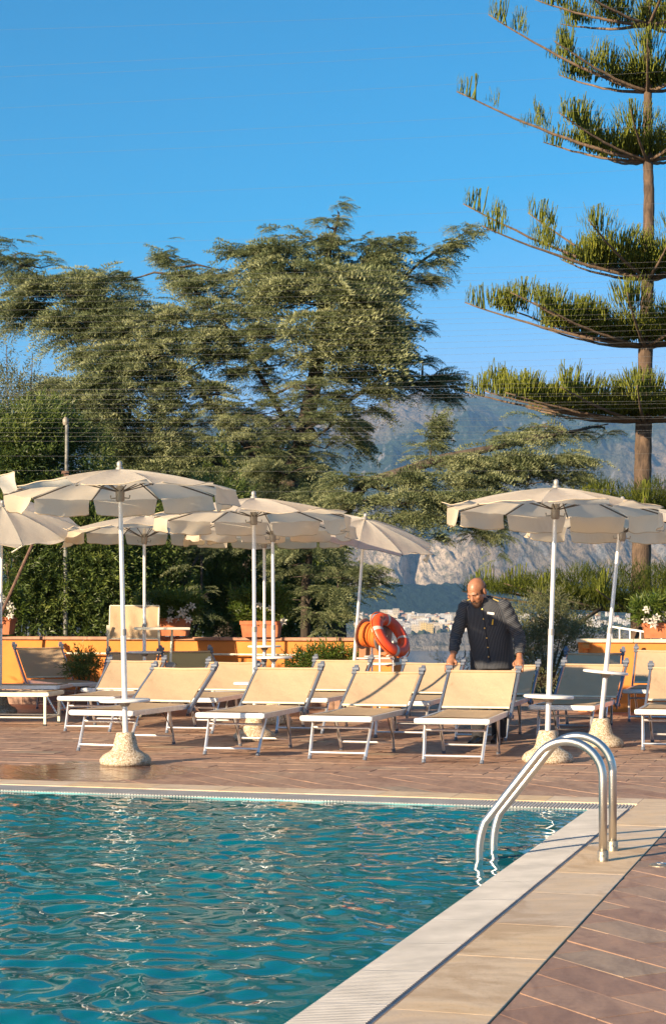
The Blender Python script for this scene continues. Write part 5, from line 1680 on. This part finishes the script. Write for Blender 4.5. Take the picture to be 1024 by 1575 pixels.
# ------------------------------------------------------------------ shrubs and hedges
def shrub(name, label, cat, blobs, Y0, temps, mat, dens, scale=(0.7, 1.3), stem_px=None, group=None, leaf_bias=(0.0, -0.35, 0.35), seedoff=0):
    x0, y0 = stem_px
    base = AT(x0, y0, Y0); base.z = 0.2
    e = empty(name, base, 0, label, cat, group)
    Ls, Ds = [], []
    stems = MB()
    for (px, py, rx, ry, dy, wt) in blobs:
        Y = Y0 + dy; s = Y / F
        c = np.array(AT(px, py, Y)); a, b = rx * s, ry * s; dep = max(0.25, min(0.9, a * 0.8))
        n = int(dens * wt * rx * ry / 1000.0)
        d = RNG.normal(0, 1, (n, 3)); d /= np.linalg.norm(d, axis=1, keepdims=True)
        p = d * (RNG.random(n) ** 0.4)[:, None] * np.array([a, dep, b]) + c
        keep = vnoise(p * 3.1 + 11 + seedoff) > 0.33
        p = p[keep]; d = d[keep]
        Ls.append(p); Ds.append(d + np.array(leaf_bias) + RNG.normal(0, 0.45, (len(p), 3)))
        t = Vector(c) - base
        stems.tube([Vector((t.x * 0.25, t.y, 0)), Vector((t.x * 0.6, t.y, max(0.1, t.z * 0.5))), t], [0.025, 0.018, 0.006], 6)
    L = np.concatenate(Ls); D = np.concatenate(Ds); K = len(L)
    mats = dir_mats(D, RNG.uniform(-3, 3, K))
    tint = np.clip(RNG.normal(0.42, 0.2, K) + 0.5 * (vnoise(L * 1.6 + 3) - 0.5), 0, 1)
    Vv, Ff, Tt = scatter(temps, mats, L, RNG.uniform(scale[0], scale[1], K), tint)
    stems.build('stem', M['bark'], e, 180)
    c = link('foliage', np_mesh('foliage', Vv - np.array(base), Ff, M[mat], {'tint': Tt}), e); c['kind'] = 'stuff'
    return e

shrub('laurel_shrub', 'added laurel shrub out of view that shades the orange wall', 'shrub',
      [(-460 + 62 * k, 952 - 4 * k, 70, 104, -1.3 + 0.22 * -k, 1.1) for k in range(6)], 20.6, LEAF_T, 'hedge', 130, (1.2, 2.0), stem_px=(-300, 1090), seedoff=33)  # unseen row of leaves, added to cast shade on the left wall
shrub('laurel_shrub', 'dense green laurel shrub behind the white lilies at the edge', 'shrub',
      [(10, 690, 60, 60, 0, 1.2), (60, 720, 70, 60, .2, 1.2), (0, 780, 60, 60, 0, 1.1), (70, 800, 60, 60, .2, 1.1), (20, 880, 60, 70, 0, 1.1), (80, 900, 60, 70, .1, 1.1), (60, 660, 60, 40, .4, 1.1), (120, 700, 50, 50, .5, 1), (40, 950, 70, 40, .1, 1.1)],
      24.6, LEAF_T, 'hedge', 260, stem_px=(40, 980))
shrub('laurel_shrub', 'dense green shrub around the slim lamp post behind the orange wall', 'shrub',
      [(140, 840, 60, 60, 0, 1.2), (150, 900, 60, 60, 0, 1.2), (130, 955, 60, 40, 0, 1.1), (190, 860, 50, 60, .2, 1.1), (200, 920, 50, 60, .2, 1.1), (110, 780, 60, 40, .3, 1)],
      24.8, LEAF_T, 'hedge', 260, stem_px=(150, 980), seedoff=3)
shrub('laurel_shrub', 'dark leafy shrub behind the planter below the far parasol', 'shrub',
      [(240, 850, 50, 60, 0, 1.2), (250, 910, 50, 60, 0, 1.1), (255, 800, 60, 40, .3, 1), (300, 800, 60, 40, .6, 1), (215, 960, 40, 30, 0, 1), (340, 850, 60, 50, 1.2, 1), (390, 860, 60, 60, 1.6, 1), (400, 940, 60, 40, 1.5, 1), (300, 930, 50, 50, 1.4, 1), (350, 930, 50, 50, 1.6, 1), (440, 920, 60, 60, 1.8, 1), (470, 850, 60, 50, 2.0, .9), (330, 780, 60, 40, 1.6, 1), (500, 930, 40, 40, 1.8, .9)],
      25.2, LEAF_T, 'hedge', 240, stem_px=(245, 980), seedoff=6)
shrub('evergreen_tree', 'dark bushy evergreen tree standing behind the big cedar trunk', 'tree',
      [(380, 740, 90, 60, 0, 1), (300, 790, 90, 70, 0, 1), (430, 830, 90, 80, 0, 1), (350, 880, 90, 70, 0, 1), (210, 760, 80, 60, 0, 1), (450, 920, 70, 60, .3, 1), (380, 950, 90, 40, 0, 1), (440, 760, 50, 40, .2, 1)],
      36.0, LEAF_T, 'hedge', 150, (1.6, 2.6), stem_px=(380, 985), seedoff=40)
shrub('olive_tree', 'wispy pale olive tree rising above the laurel shrubs', 'tree',
      [(10, 530, 20, 30, 0, .6), (30, 580, 34, 34, 0, .9), (8, 610, 40, 40, 0, 1.0), (60, 640, 40, 30, .1, .9), (95, 640, 22, 26, .2, .5), (30, 660, 60, 36, .2, 1.0), (85, 600, 14, 20, .3, .4), (50, 545, 10, 22, 0, .4)],
      26.0, OLIVE_T, 'olive', 150, stem_px=(20, 980), leaf_bias=(0, -.1, .7), seedoff=9)
shrub('olive_bush', 'silvery olive bush filling the gap beside the man', 'shrub',
      [(830, 960, 40, 34, 0, 1.0), (860, 985, 44, 30, 0, 1.1), (820, 1000, 40, 30, 0, 1.1), (870, 1020, 50, 30, 0, 1.1), (815, 1030, 40, 24, 0, 1.0), (845, 930, 26, 18, 0, .7), (915, 985, 40, 20, .6, .9), (885, 955, 26, 20, .5, .8)],
      23.4, OLIVE_T, 'olive', 260, (0.6, 1.0), stem_px=(840, 1040), leaf_bias=(0, -.2, .6), seedoff=12)
shrub('olive_bush', 'low olive twigs seen between the man and the grey sea', 'shrub',
      [(700, 1012, 16, 14, 0, .8), (682, 1018, 12, 10, 0, .7), (716, 1000, 14, 16, 0, .8), (720, 1026, 20, 10, 0, 1.0)], 23.2, OLIVE_T, 'olive', 240, (0.4, 0.7), stem_px=(705, 1040), leaf_bias=(0, -.1, .8), seedoff=15)
shrub('broadleaf_shrub', 'bright green shrub in front of the orange wall beside the life ring', 'shrub',
      [(470, 1020, 24, 14, 0, 1.2), (500, 1014, 26, 14, 0, 1.2), (528, 1014, 20, 14, 0, 1.2), (490, 1035, 40, 16, 0, 1.1)], 20.6, LEAF_T, 'lily', 420, (0.5, .9), stem_px=(495, 1050), seedoff=18)
shrub('broadleaf_shrub', 'small dark green shrub at the wall between two loungers', 'shrub',
      [(128, 1020, 14, 16, 0, 1.2), (140, 1030, 14, 16, 0, 1.2), (118, 1030, 12, 12, 0, 1)], 21.8, LEAF_T, 'hedge', 420, (0.5, .9), stem_px=(130, 1060), seedoff=21)

# ------------------------------------------------------------------ planters with lilies
def planter(px0, px1, Y, ztop_py, zbot_py, label, plabel, nfl, seed, hpx=44):
    rr = random.Random(seed)
    x0, x1 = (px0 - CX) / F * Y, (px1 - CX) / F * Y
    zb = H - (zbot_py - HOR) / F * Y; zt = H - (ztop_py - HOR) / F * Y
    zb = max(zb, WZ + 0.004)
    w, h, d = x1 - x0, zt - zb, 0.26
    e = empty('planter', ((x0 + x1) / 2, Y, zb), ROT * 0.5, label, 'planter', 'terracotta planters on the garden walls')
    m = MB()
    def ring(z, ww, dd): return [(-ww / 2, -dd / 2, z), (ww / 2, -dd / 2, z), (ww / 2, dd / 2, z), (-ww / 2, dd / 2, z)]
    prof = [(0, w * .90, d * .84), (h - 0.05, w * .98, d * .96), (h - 0.048, w + .012, d + .012), (h, w + .014, d + .014), (h, w - .03, d - .03), (h - 0.03, w - .035, d - .035)]
    vs = []
    for z, ww, dd in prof: vs += ring(z, ww, dd)
    fs = [(3, 2, 1, 0)] + [(r_ * 4 + i, r_ * 4 + (i + 1) % 4, r_ * 4 + 4 + (i + 1) % 4, r_ * 4 + 4 + i) for r_ in range(5) for i in range(4)]
    m.add(vs, fs); m.build('planter_box', M['terracotta'], e, None)
    m = MB(); m.box((0, 0, h - 0.036), (w - .036, d - .036, 0.01)); m.build('soil', M['soil'], e, None)
    pl = empty('lily_plant', ((x0 + x1) / 2, Y, zt - 0.03), 0, plabel, 'plant', 'lily plants growing in the planters')
    hh = hpx / F * Y
    n = int(420 * w / 0.6)
    p = np.stack([RNG.uniform(-w / 2 - .06, w / 2 + .06, n), RNG.uniform(-.15, .15, n), RNG.random(n) ** 0.8 * hh], 1)
    D = np.stack([RNG.normal(0, .6, n) + p[:, 0], RNG.normal(-.2, .6, n), RNG.uniform(0.1, 1.0, n)], 1)
    Vv, Ff, Tt = scatter(BROAD_T, dir_mats(D, RNG.uniform(-3, 3, n)), p, RNG.uniform(0.5, 0.85, n), np.clip(RNG.normal(.55, .2, n), 0, 1))
    c = link('foliage', np_mesh('foliage', Vv, Ff, M['lily'], {'tint': Tt}), pl); c['kind'] = 'stuff'
    for k in range(nfl):
        c = Vector((rr.uniform(-w / 2 - .02, w / 2 + .06), rr.uniform(-.22, -.10), rr.uniform(0.0, hh * 0.85)))
        ax = Vector((rr.uniform(-.6, .6), -1, rr.uniform(-.1, .6))).normalized()
        q = Vector((0, 0, 1)).rotation_difference(ax).to_matrix().to_4x4()
        m = MB()
        s = rr.uniform(0.048, 0.075)
        for j in range(6):
            a = j * math.pi / 3
            dd = Vector((math.cos(a), math.sin(a), 0)); sd = Vector((-dd.y, dd.x, 0))
            A0 = Vector((0, 0, -0.02)); B0 = dd * s * 0.5 + Vector((0, 0, 0.02)); C0 = dd * s + Vector((0, 0, 0.005))
            m.add([A0, B0 + sd * s * .24, C0, B0 - sd * s * .24], [(0, 1, 2, 3)], M=Matrix.Translation(c) @ q)
        m.tube([Vector((0, 0, -.02)), Vector((0, 0, .04))], [.004, .006], 5, M=Matrix.Translation(c) @ q)
        m.build('flower', M['petal'], pl, None)
planter(229, 292, 22.05, 951, 978, 'terracotta planter on the orange wall nearest the raised sunshade', 'white lilies in the planter nearest the raised sunshade', 16, 1, 32)
planter(372, 432, 21.75, 955, 980, 'dark shaded terracotta planter on the wall behind the middle parasol poles', 'leafy lily plant in the shaded planter behind the parasol poles', 3, 2, 44)
planter(-40, 22, 22.8, 949, 976, 'terracotta planter on the orange wall cut by the picture edge at the hedge', 'white lilies beside the dense laurel shrub under the tilted parasol', 20, 3, 40)
p0, Zr = RW
planter(988, 1060, 20.95, 958, 985, 'terracotta planter on the sunlit wall beside the pine trunk', 'white lilies on the sunlit wall beside the white railing', 18, 4, 36)

# ------------------------------------------------------------------ the man
def remesh(mb, voxel, smooth_iter=4, name='tmp'):
    me = mb.mesh(name)
    o = bpy.data.objects.new(name, me); COL.objects.link(o)
    r = o.modifiers.new('r', 'REMESH'); r.mode = 'VOXEL'; r.voxel_size = voxel
    s = o.modifiers.new('s', 'SMOOTH'); s.factor = 0.5; s.iterations = smooth_iter
    bpy.context.view_layer.update()
    dg = bpy.context.evaluated_depsgraph_get()
    out = bpy.data.meshes.new_from_object(o.evaluated_get(dg))
    bpy.data.objects.remove(o); bpy.data.meshes.remove(me)
    out.polygons.foreach_set('use_smooth', [True] * len(out.polygons))
    return out

def loft(mb, rings, n=20, M_=None):
    """rings: (centre, half width along x, half depth along y[, tilt])"""
    vs, fs = [], []
    for c, a, d in rings:
        for k in range(n):
            t = 2 * math.pi * k / n
            ce, se = math.cos(t), math.sin(t)
            ce = math.copysign(abs(ce) ** 0.85, ce); se = math.copysign(abs(se) ** 0.85, se)
            vs.append(Vector(c) + Vector((a * ce, d * se, 0)))
    for i in range(len(rings) - 1):
        for k in range(n):
            l = (k + 1) % n
            fs.append((i * n + k, i * n + l, i * n + n + l, i * n + n + k))
    fs.append(tuple(range(n - 1, -1, -1))); m = (len(rings) - 1) * n; fs.append(tuple(range(m, m + n)))
    mb.add(vs, fs, M_)

def man():
    D = LO[3]
    bpy.context.view_layer.update()
    Md = D.matrix_world.copy()
    rot = D.rotation_euler.z
    ca, sa = math.cos(R(30)), math.sin(R(30))
    top = Md @ Vector((0, 1.22 + 0.62 * ca, 0))
    e = empty('person', (top.x, top.y, 0), rot, 'bald bearded man in a dark pinstriped shirt leaning on a lounger back', 'person')
    # local frame: x to picture right, y away from the camera, z up. Hands on the back tube ends.
    hz = 0.33 + 0.01 + 0.66 * sa
    hl, hr = Vector((-0.308, 0.035, hz + 0.02)), Vector((0.308, 0.035, hz + 0.02))
    shl, shr = Vector((-0.185, 0.17, 1.235)), Vector((0.155, 0.17, 1.235))
    ell, elr = Vector((-0.275, 0.20, 0.985)), Vector((0.285, 0.21, 0.965))
    wrl, wrr = Vector((-0.290, 0.10, 0.80)), Vector((0.300, 0.10, 0.79))
    head_c = Vector((-0.072, 0.075, 1.365))
    # head frame: face turned down and to picture left
    Mh = Matrix.Translation(head_c) @ Matrix.Rotation(R(-26), 4, 'Z') @ Matrix.Rotation(R(33), 4, 'X')
    # in the head frame the face looks along -y
    b = MB()
    b.ell((0, 0.012, 0.030), (0.076, 0.096, 0.088), 24, 16, Mh)              # skull
    b.ell((0, -0.030, -0.028), (0.064, 0.066, 0.080), 20, 14, Mh)            # face
    b.ell((0, -0.052, -0.085), (0.042, 0.040, 0.034), 16, 10, Mh)            # chin
    b.ell((0, -0.078, 0.022), (0.055, 0.020, 0.014), 14, 8, Mh)              # brow
    b.tube([(0, -0.086, 0.012), (0, -0.104, -0.022), (0, -0.106, -0.036)], [0.010, 0.015, 0.016], 10, M=Mh)  # nose
    b.ell((0.013, -0.092, -0.036), (0.010, 0.012, 0.009), 8, 6, Mh); b.ell((-0.013, -0.092, -0.036), (0.010, 0.012, 0.009), 8, 6, Mh)
    b.ell((0, -0.088, -0.060), (0.026, 0.012, 0.008), 12, 6, Mh); b.ell((0, -0.087, -0.070), (0.023, 0.012, 0.008), 12, 6, Mh)   # lips
    for s in (-1, 1):
        b.ell((s * 0.042, -0.066, -0.014), (0.024, 0.022, 0.022), 10, 8, Mh)      # cheeks
        b.ell((s * 0.030, -0.074, 0.004), (0.013, 0.012, 0.010), 10, 8, Mh)       # eyelids
        b.ell((s * 0.079, 0.008, -0.005), (0.010, 0.021, 0.034), 10, 8, Mh)       # ears
    nb = Vector((-0.03, 0.165, 1.26))
    b.tube([nb, head_c + Vector((-0.0, 0.045, -0.05))], [0.066, 0.056], 14)
    # trunk and legs under the clothes
    loft(b, [((.03, .38, .80), .14, .11), ((.01, .31, .96), .15, .12), ((-.01, .24, 1.12), .155, .10), ((-.02, .19, 1.24), .12, .08), ((-.03, .17, 1.28), .06, .06)])
    for sh, el, wr in ((shl, ell, wrl), (shr, elr, wrr)):
        b.tube([sh, sh.lerp(el, .5), el, el.lerp(wr, .35), wr], [.052, .046, .038, .038, .027], 12)
    legs = [(Vector((-.08, .40, .80)), Vector((-.075, .30, .45)), Vector((-.065, .16, .08))), (Vector((.10, .40, .80)), Vector((.085, .42, .45)), Vector((.07, .45, .08)))]
    for hp, kn, an in legs:
        b.tube([hp, kn, kn.lerp(an, .35), an], [.082, .055, .056, .036], 12)
    # hands closing over the tube ends
    for sgn, wr, hd in ((-1, wrl, hl), (1, wrr, hr)):
        d = (hd - wr).normalized()
        kn = hd + Vector((0, -0.002, 0.020))
        palm0 = wr.lerp(kn, 0.12)
        b.tube([wr + d * -0.01, wr.lerp(kn, .45), kn], [.026, .036, .034], 12)
        b.ell(wr.lerp(kn, .62), (.041, .030, .042), 14, 10)
        for k in range(4):
            off = (k - 1.5) * 0.0195
            base = kn + Vector((off, -0.010, 0.004))
            ln = (0.034, 0.038, 0.036, 0.029)[k if sgn < 0 else 3 - k]
            p1 = base + Vector((off * .12, -ln * .85, -0.010)); p2 = p1 + Vector((0, -ln * .30, -ln * .80)); p3 = p2 + Vector((0, ln * .35, -ln * .60))
            b.tube([base + Vector((0, .02, 0)), base, p1, p2, p3], [.010, .0105, .0098, .009, .0075], 8)
        tb = wr.lerp(kn, .45) + Vector((-sgn * 0.030, -0.008, 0))
        t1 = tb + Vector((-sgn * 0.020, -0.022, -0.020)); t2 = t1 + Vector((sgn * 0.004, -0.022, -0.024))
        b.tube([wr.lerp(kn, .35), tb, t1, t2], [.014, .0135, .0115, .009], 8)
    skin = NT('skin'); co = skin.coord()
    skin.set(Base_Color=skin.ramp(skin.noise(28, 4, .6, co), [(0.3, (0.27, 0.115, 0.06)), (0.7, (0.36, 0.165, 0.09))]), Roughness=0.42)
    skin.b.inputs['Subsurface Weight'].default_value = 0.08
    skin.b.inputs['Subsurface Radius'].default_value = (0.01, 0.004, 0.002)
    me = remesh(b, 0.0056, 2, 'body'); me.materials.append(skin.m)
    body = link('body', me, e)
    # shirt
    s = MB()
    loft(s, [((.035, .385, .675), .178, .150), ((.034, .380, .74), .185, .155), ((.025, .355, .83), .192, .160), ((.012, .315, .94), .196, .160), ((.0, .265, 1.06), .196, .145), ((-.008, .22, 1.15), .200, .125), ((-.014, .19, 1.215), .188, .105), ((-.02, .175, 1.262), .158, .088), ((-.026, .168, 1.292), .092, .078), ((-.03, .165, 1.308), .076, .074)], 28)
    for sh, el, wr in ((shl, ell, wrl), (shr, elr, wrr)):
        cuff = el.lerp(wr, 0.86)
        s.ell(sh, (.066, .070, .062), 16, 10)
        s.tube([sh, sh.lerp(el, .35), sh.lerp(el, .7), el, el.lerp(wr, .3), el.lerp(wr, .65), cuff], [.066, .065, .061, .056, .054, .047, .041], 16)
    me = remesh(s, 0.007, 3, 'shirt')
    n = len(me.vertices)
    co = np.empty(n * 3, dtype=np.float32); me.vertices.foreach_get('co', co); co = co.reshape(-1, 3)
    def segd(p, a, c):
        a, c = np.array(a), np.array(c); ab = c - a
        t = np.clip(((p - a) @ ab) / (ab @ ab), 0, 1)
        t_ = (p - a) @ ab / (ab @ ab)
        return np.linalg.norm(p - (a + t[:, None] * ab), axis=1), np.minimum(t_, 1.0) * np.linalg.norm(ab) + .5
    stripe = co[:, 0] * 1.0 + 0.12 * (co[:, 1] - .2)
    # side wraps: use angle round the spine so the stripes stay vertical
    cx_ = np.interp(co[:, 2], [.67, .94, 1.06, 1.3], [.035, .012, 0, -.03]); cy_ = np.interp(co[:, 2], [.67, .94, 1.06, 1.15, 1.3], [.385, .315, .265, .22, .166])
    ang = np.arctan2(co[:, 0] - cx_, -(co[:, 1] - cy_))
    stripe = ang * 0.18
    best = np.full(n, 1e9); al = np.zeros(n)
    for sh, el, wr in ((shl, ell, wrl), (shr, elr, wrr)):
        for a, c, add in ((sh, el, 0.0), (el, wr, (el - sh).length)):
            dd, tt = segd(co, a, c)
            mk = dd < best; best[mk] = dd[mk]; al[mk] = tt[mk] + add
    xs = np.where(co[:, 0] < 0, -1, 1)
    arm = (best < 0.083) & (np.abs(co[:, 0] - cx_) > np.interp(co[:, 2], [.7, .95, 1.1, 1.2, 1.3], [.215, .205, .19, .165, .12]))
    val = np.where(arm, al, stripe)
    # folds: sideways creases on the sleeves and drag lines on the belly
    nrm = np.empty(n * 3, dtype=np.float32); me.vertices.foreach_get('normal', nrm); nrm = nrm.reshape(-1, 3)
    fold = np.where(arm, 0.004 * np.sin(al * 95 + 6 * vnoise(co * 14)) * (0.4 + vnoise(co * 9)), 0.006 * (fbm(np.stack([co[:, 0] * 16, co[:, 1] * 9, co[:, 2] * 7], 1), 3) - .5) * 2)
    co2 = co + nrm * fold[:, None]
    me.vertices.foreach_set('co', co2.astype(np.float32).ravel())
    me.attributes.new('stripe', 'FLOAT', 'POINT').data.foreach_set('value', val.astype(np.float32))
    sm = NT('pinstripe_cloth'); oc = sm.coord()
    at = sm.n('Attribute', attribute_name='stripe').outputs['Fac']
    wv = sm.math('FRACT', sm.math('MULTIPLY', at, 68.0))
    ln = sm.ramp(wv, [(0.0, (0, 0, 0)), (0.28, (0, 0, 0)), (0.38, (1, 1, 1)), (0.48, (1, 1, 1)), (0.60, (0, 0, 0))])
    sm.set(Base_Color=sm.mix(ln, (0.038, 0.042, 0.052), (0.125, 0.126, 0.132)), Roughness=0.85)
    sm.b.inputs['Specular IOR Level'].default_value = 0.2
    sm.bump(sm.noise(60, 4, .6, oc), 0.25, 0.006)
    me.materials.append(sm.m)
    me.update()
    shirt = link('shirt', me, body)
    dark = simple('dark_trousers', (0.018, 0.019, 0.024), 0.85, 0, .1, 30, .3)
    t = MB()
    for hp, kn, an in legs:
        t.tube([hp + Vector((0, 0, .04)), hp.lerp(kn, .5), kn, kn.lerp(an, .5), an + Vector((0, 0, -.02))], [.105, .096, .078, .074, .066], 16)
    t.ell((.02, .40, .82), (.168, .125, .11), 18, 12)
    me = remesh(t, 0.008, 4, 'trousers'); me.materials.append(dark); link('trousers', me, body)
    for (hp, kn, an), tz in zip(legs, (-18, -8)):
        k = MB(); fw = Matrix.Rotation(R(tz), 3, 'Z') @ Vector((0, -1, 0))
        k.tube([an + Vector((0, .05, -.035)) , an + Vector((0, 0, -.02)) + fw * 0.02, an + fw * 0.11 + Vector((0, 0, -.040)), an + fw * 0.19 + Vector((0, 0, -.055))], [.040, .046, .040, .026], 12)
        k.box(tuple(an + fw * 0.08 + Vector((0, 0, -.072))), (0.075, 0.22, 0.014))
        me = remesh(k, 0.006, 2, 'shoe'); me.materials.append(simple('black_leather', (0.015, 0.014, 0.013), 0.3)); link('shoe', me, body)
    # hair at the sides, short beard, brows
    hairm = simple('short_dark_hair', (0.075, 0.042, 0.028), 0.8, 0, .3, 200, .8, 400, .003)
    hb = MB()
    def cap(s_, t_):
        a = R(58 + 244 * s_); z = -0.050 + 0.085 * t_
        q = math.sqrt(max(0, 1 - ((z - 0.03) / 0.0895) ** 2))
        return (0.0775 * q * math.sin(a), 0.012 - 0.0985 * q * math.cos(a), z)
    hb.grid(cap, 26, 6, Mh)
    hb.build('hair', hairm, body, 180)
    bb = MB()
    def beard(s_, t_):
        a = -1.25 + 2.5 * s_
        z = -0.112 + (0.062 - 0.018 * math.cos(a * 1.1)) * t_
        w = 0.062 - 0.020 * (1 - t_) 
        return (w * math.sin(a), -0.036 - 0.060 * math.cos(a) - 0.004 * math.sin(3.14 * t_), z)
    bb.grid(beard, 16, 6, Mh)
    bm = simple('stubble', (0.085, 0.045, 0.030), 0.85, 0, .35, 160, .6, 300, .003)
    bb.build('beard', bm, body, 180)
    mm = MB(); mm.tube([(-.028, -.094, -.058), (-.012, -.104, -.050), (.012, -.104, -.050), (.028, -.094, -.058)], [.004, .006, .006, .004], 6, M=Mh); mm.build('moustache', hairm, body, 180)
    for s_ in (-1, 1):
        m = MB(); m.tube([(s_ * .014, -.098, .022), (s_ * .032, -.095, .027), (s_ * .048, -.082, .020)], [.002, .003, .0015], 6, M=Mh); m.build('eyebrow', hairm, body, 180)
        m = MB(); m.tube([(s_ * .020, -.0875, .001), (s_ * .030, -.0885, -.001), (s_ * .040, -.083, .001)], [.0012, .002, .0012], 5, M=Mh); m.build('eyelash_line', M['black'], body, 180)
    # collar, placket buttons, pocket with name tag and pen, epaulettes
    gold = simple('brass_button', (0.60, 0.42, 0.12), 0.35, .8)
    def front(x, z):
        i = np.argmin((co2[:, 0] - x) ** 2 + (co2[:, 2] - z) ** 2 + 0.05 * np.maximum(0, nrm[:, 1] + .1))
        cand = np.where((np.abs(co2[:, 0] - x) < .012) & (np.abs(co2[:, 2] - z) < .012))[0]
        if len(cand): i = cand[np.argmin(co2[cand, 1])]
        return Vector(co2[i]), Vector(nrm[i])
    for k in range(6):
        z = 1.20 - k * 0.085; pnt, nn = front(-.035 + .045 * k / 5, z)
        m = MB(); q = Vector((0, 0, 1)).rotation_difference(nn).to_matrix().to_4x4()
        m.lathe([(.0075, -.002), (.0075, .003), (.004, .0045)], 10, M=Matrix.Translation(pnt) @ q); m.build('button', gold, shirt, 50)
    m = MB(); pts = [front(-.035 + .045 * t_ + .013, 1.22 - .48 * t_)[0] for t_ in [i / 14 for i in range(15)]]
    for i_ in range(15): pts[i_].x = -.022 + .045 * i_ / 14
    for _k in range(3): pts = [pts[0]] + [Vector((pts[i_].x, (pts[i_ - 1].y + pts[i_].y * 2 + pts[i_ + 1].y) / 4 - .0006, pts[i_].z)) for i_ in range(1, 14)] + [pts[-1]]
    m.tube(pts, .0035, 5); m.build('placket_edge', sm.m, shirt, 180)
    pnt, nn = front(.052, 1.165); q = Vector((0, 0, 1)).rotation_difference(nn).to_matrix().to_4x4()
    m = MB(); m.box((0, 0, .003), (.062, .020, .003), M=Matrix.Translation(pnt) @ q); m.build('name_tag', M['table_white'], shirt, None)
    pnt, nn = front(.070, 1.09)
    m = MB(); m.tube([pnt + nn * .006 + Vector((.004, 0, .025)), pnt + nn * .008 + Vector((-.002, 0, -.022))], .006, 8); m.build('pen', simple('yellow_pen', (.80, .45, .02), .4), shirt)
    pk = MB()
    pk.grid(lambda s_, t_: front(.035 + .075 * s_, 1.05 + .09 * t_)[0] + Vector((0, -.004, 0)), 6, 6); pk.build('pocket', sm.m, shirt, 180)
    for (x, y) in ((-.125, .165), (.095, .165)):
        m = MB(); m.box((x, y, 1.302 if x > 0 else 1.302), (.085, .040, .008), b=.002)
        zz = co2[(np.abs(co2[:, 0] - x) < .02) & (np.abs(co2[:, 1] - y) < .03), 2]
        dz = (float(zz.max()) if len(zz) else 1.29) - 1.300
        ep = MB(); ep.bar((x - .048, y, 1.300 + dz - (.022 if x < 0 else -.014)), (x + .048, y, 1.300 + dz + (.016 if x < 0 else -.030)), .042, .008, up=(0, 0, 1)); epo = ep.build('epaulette', sm.m, shirt, None)
        m = MB()
        for yy in (-.018, .018):
            m.bar((x - .048, y + yy, 1.305 + dz - (.022 if x < 0 else -.014)), (x + .048, y + yy, 1.305 + dz + (.016 if x < 0 else -.030)), .008, .008, up=(0, 0, 1))
        m.build('braid', gold, epo, None)
    cl = MB(); cl.tube([Vector((-.03 + .079 * math.cos(a), .162 + .077 * math.sin(a), 1.306 + .012 * math.sin(a))) for a in [i * 2 * math.pi / 20 for i in range(21)]], .011, 8, caps=False); cl.build('collar', sm.m, shirt, 180)
man()
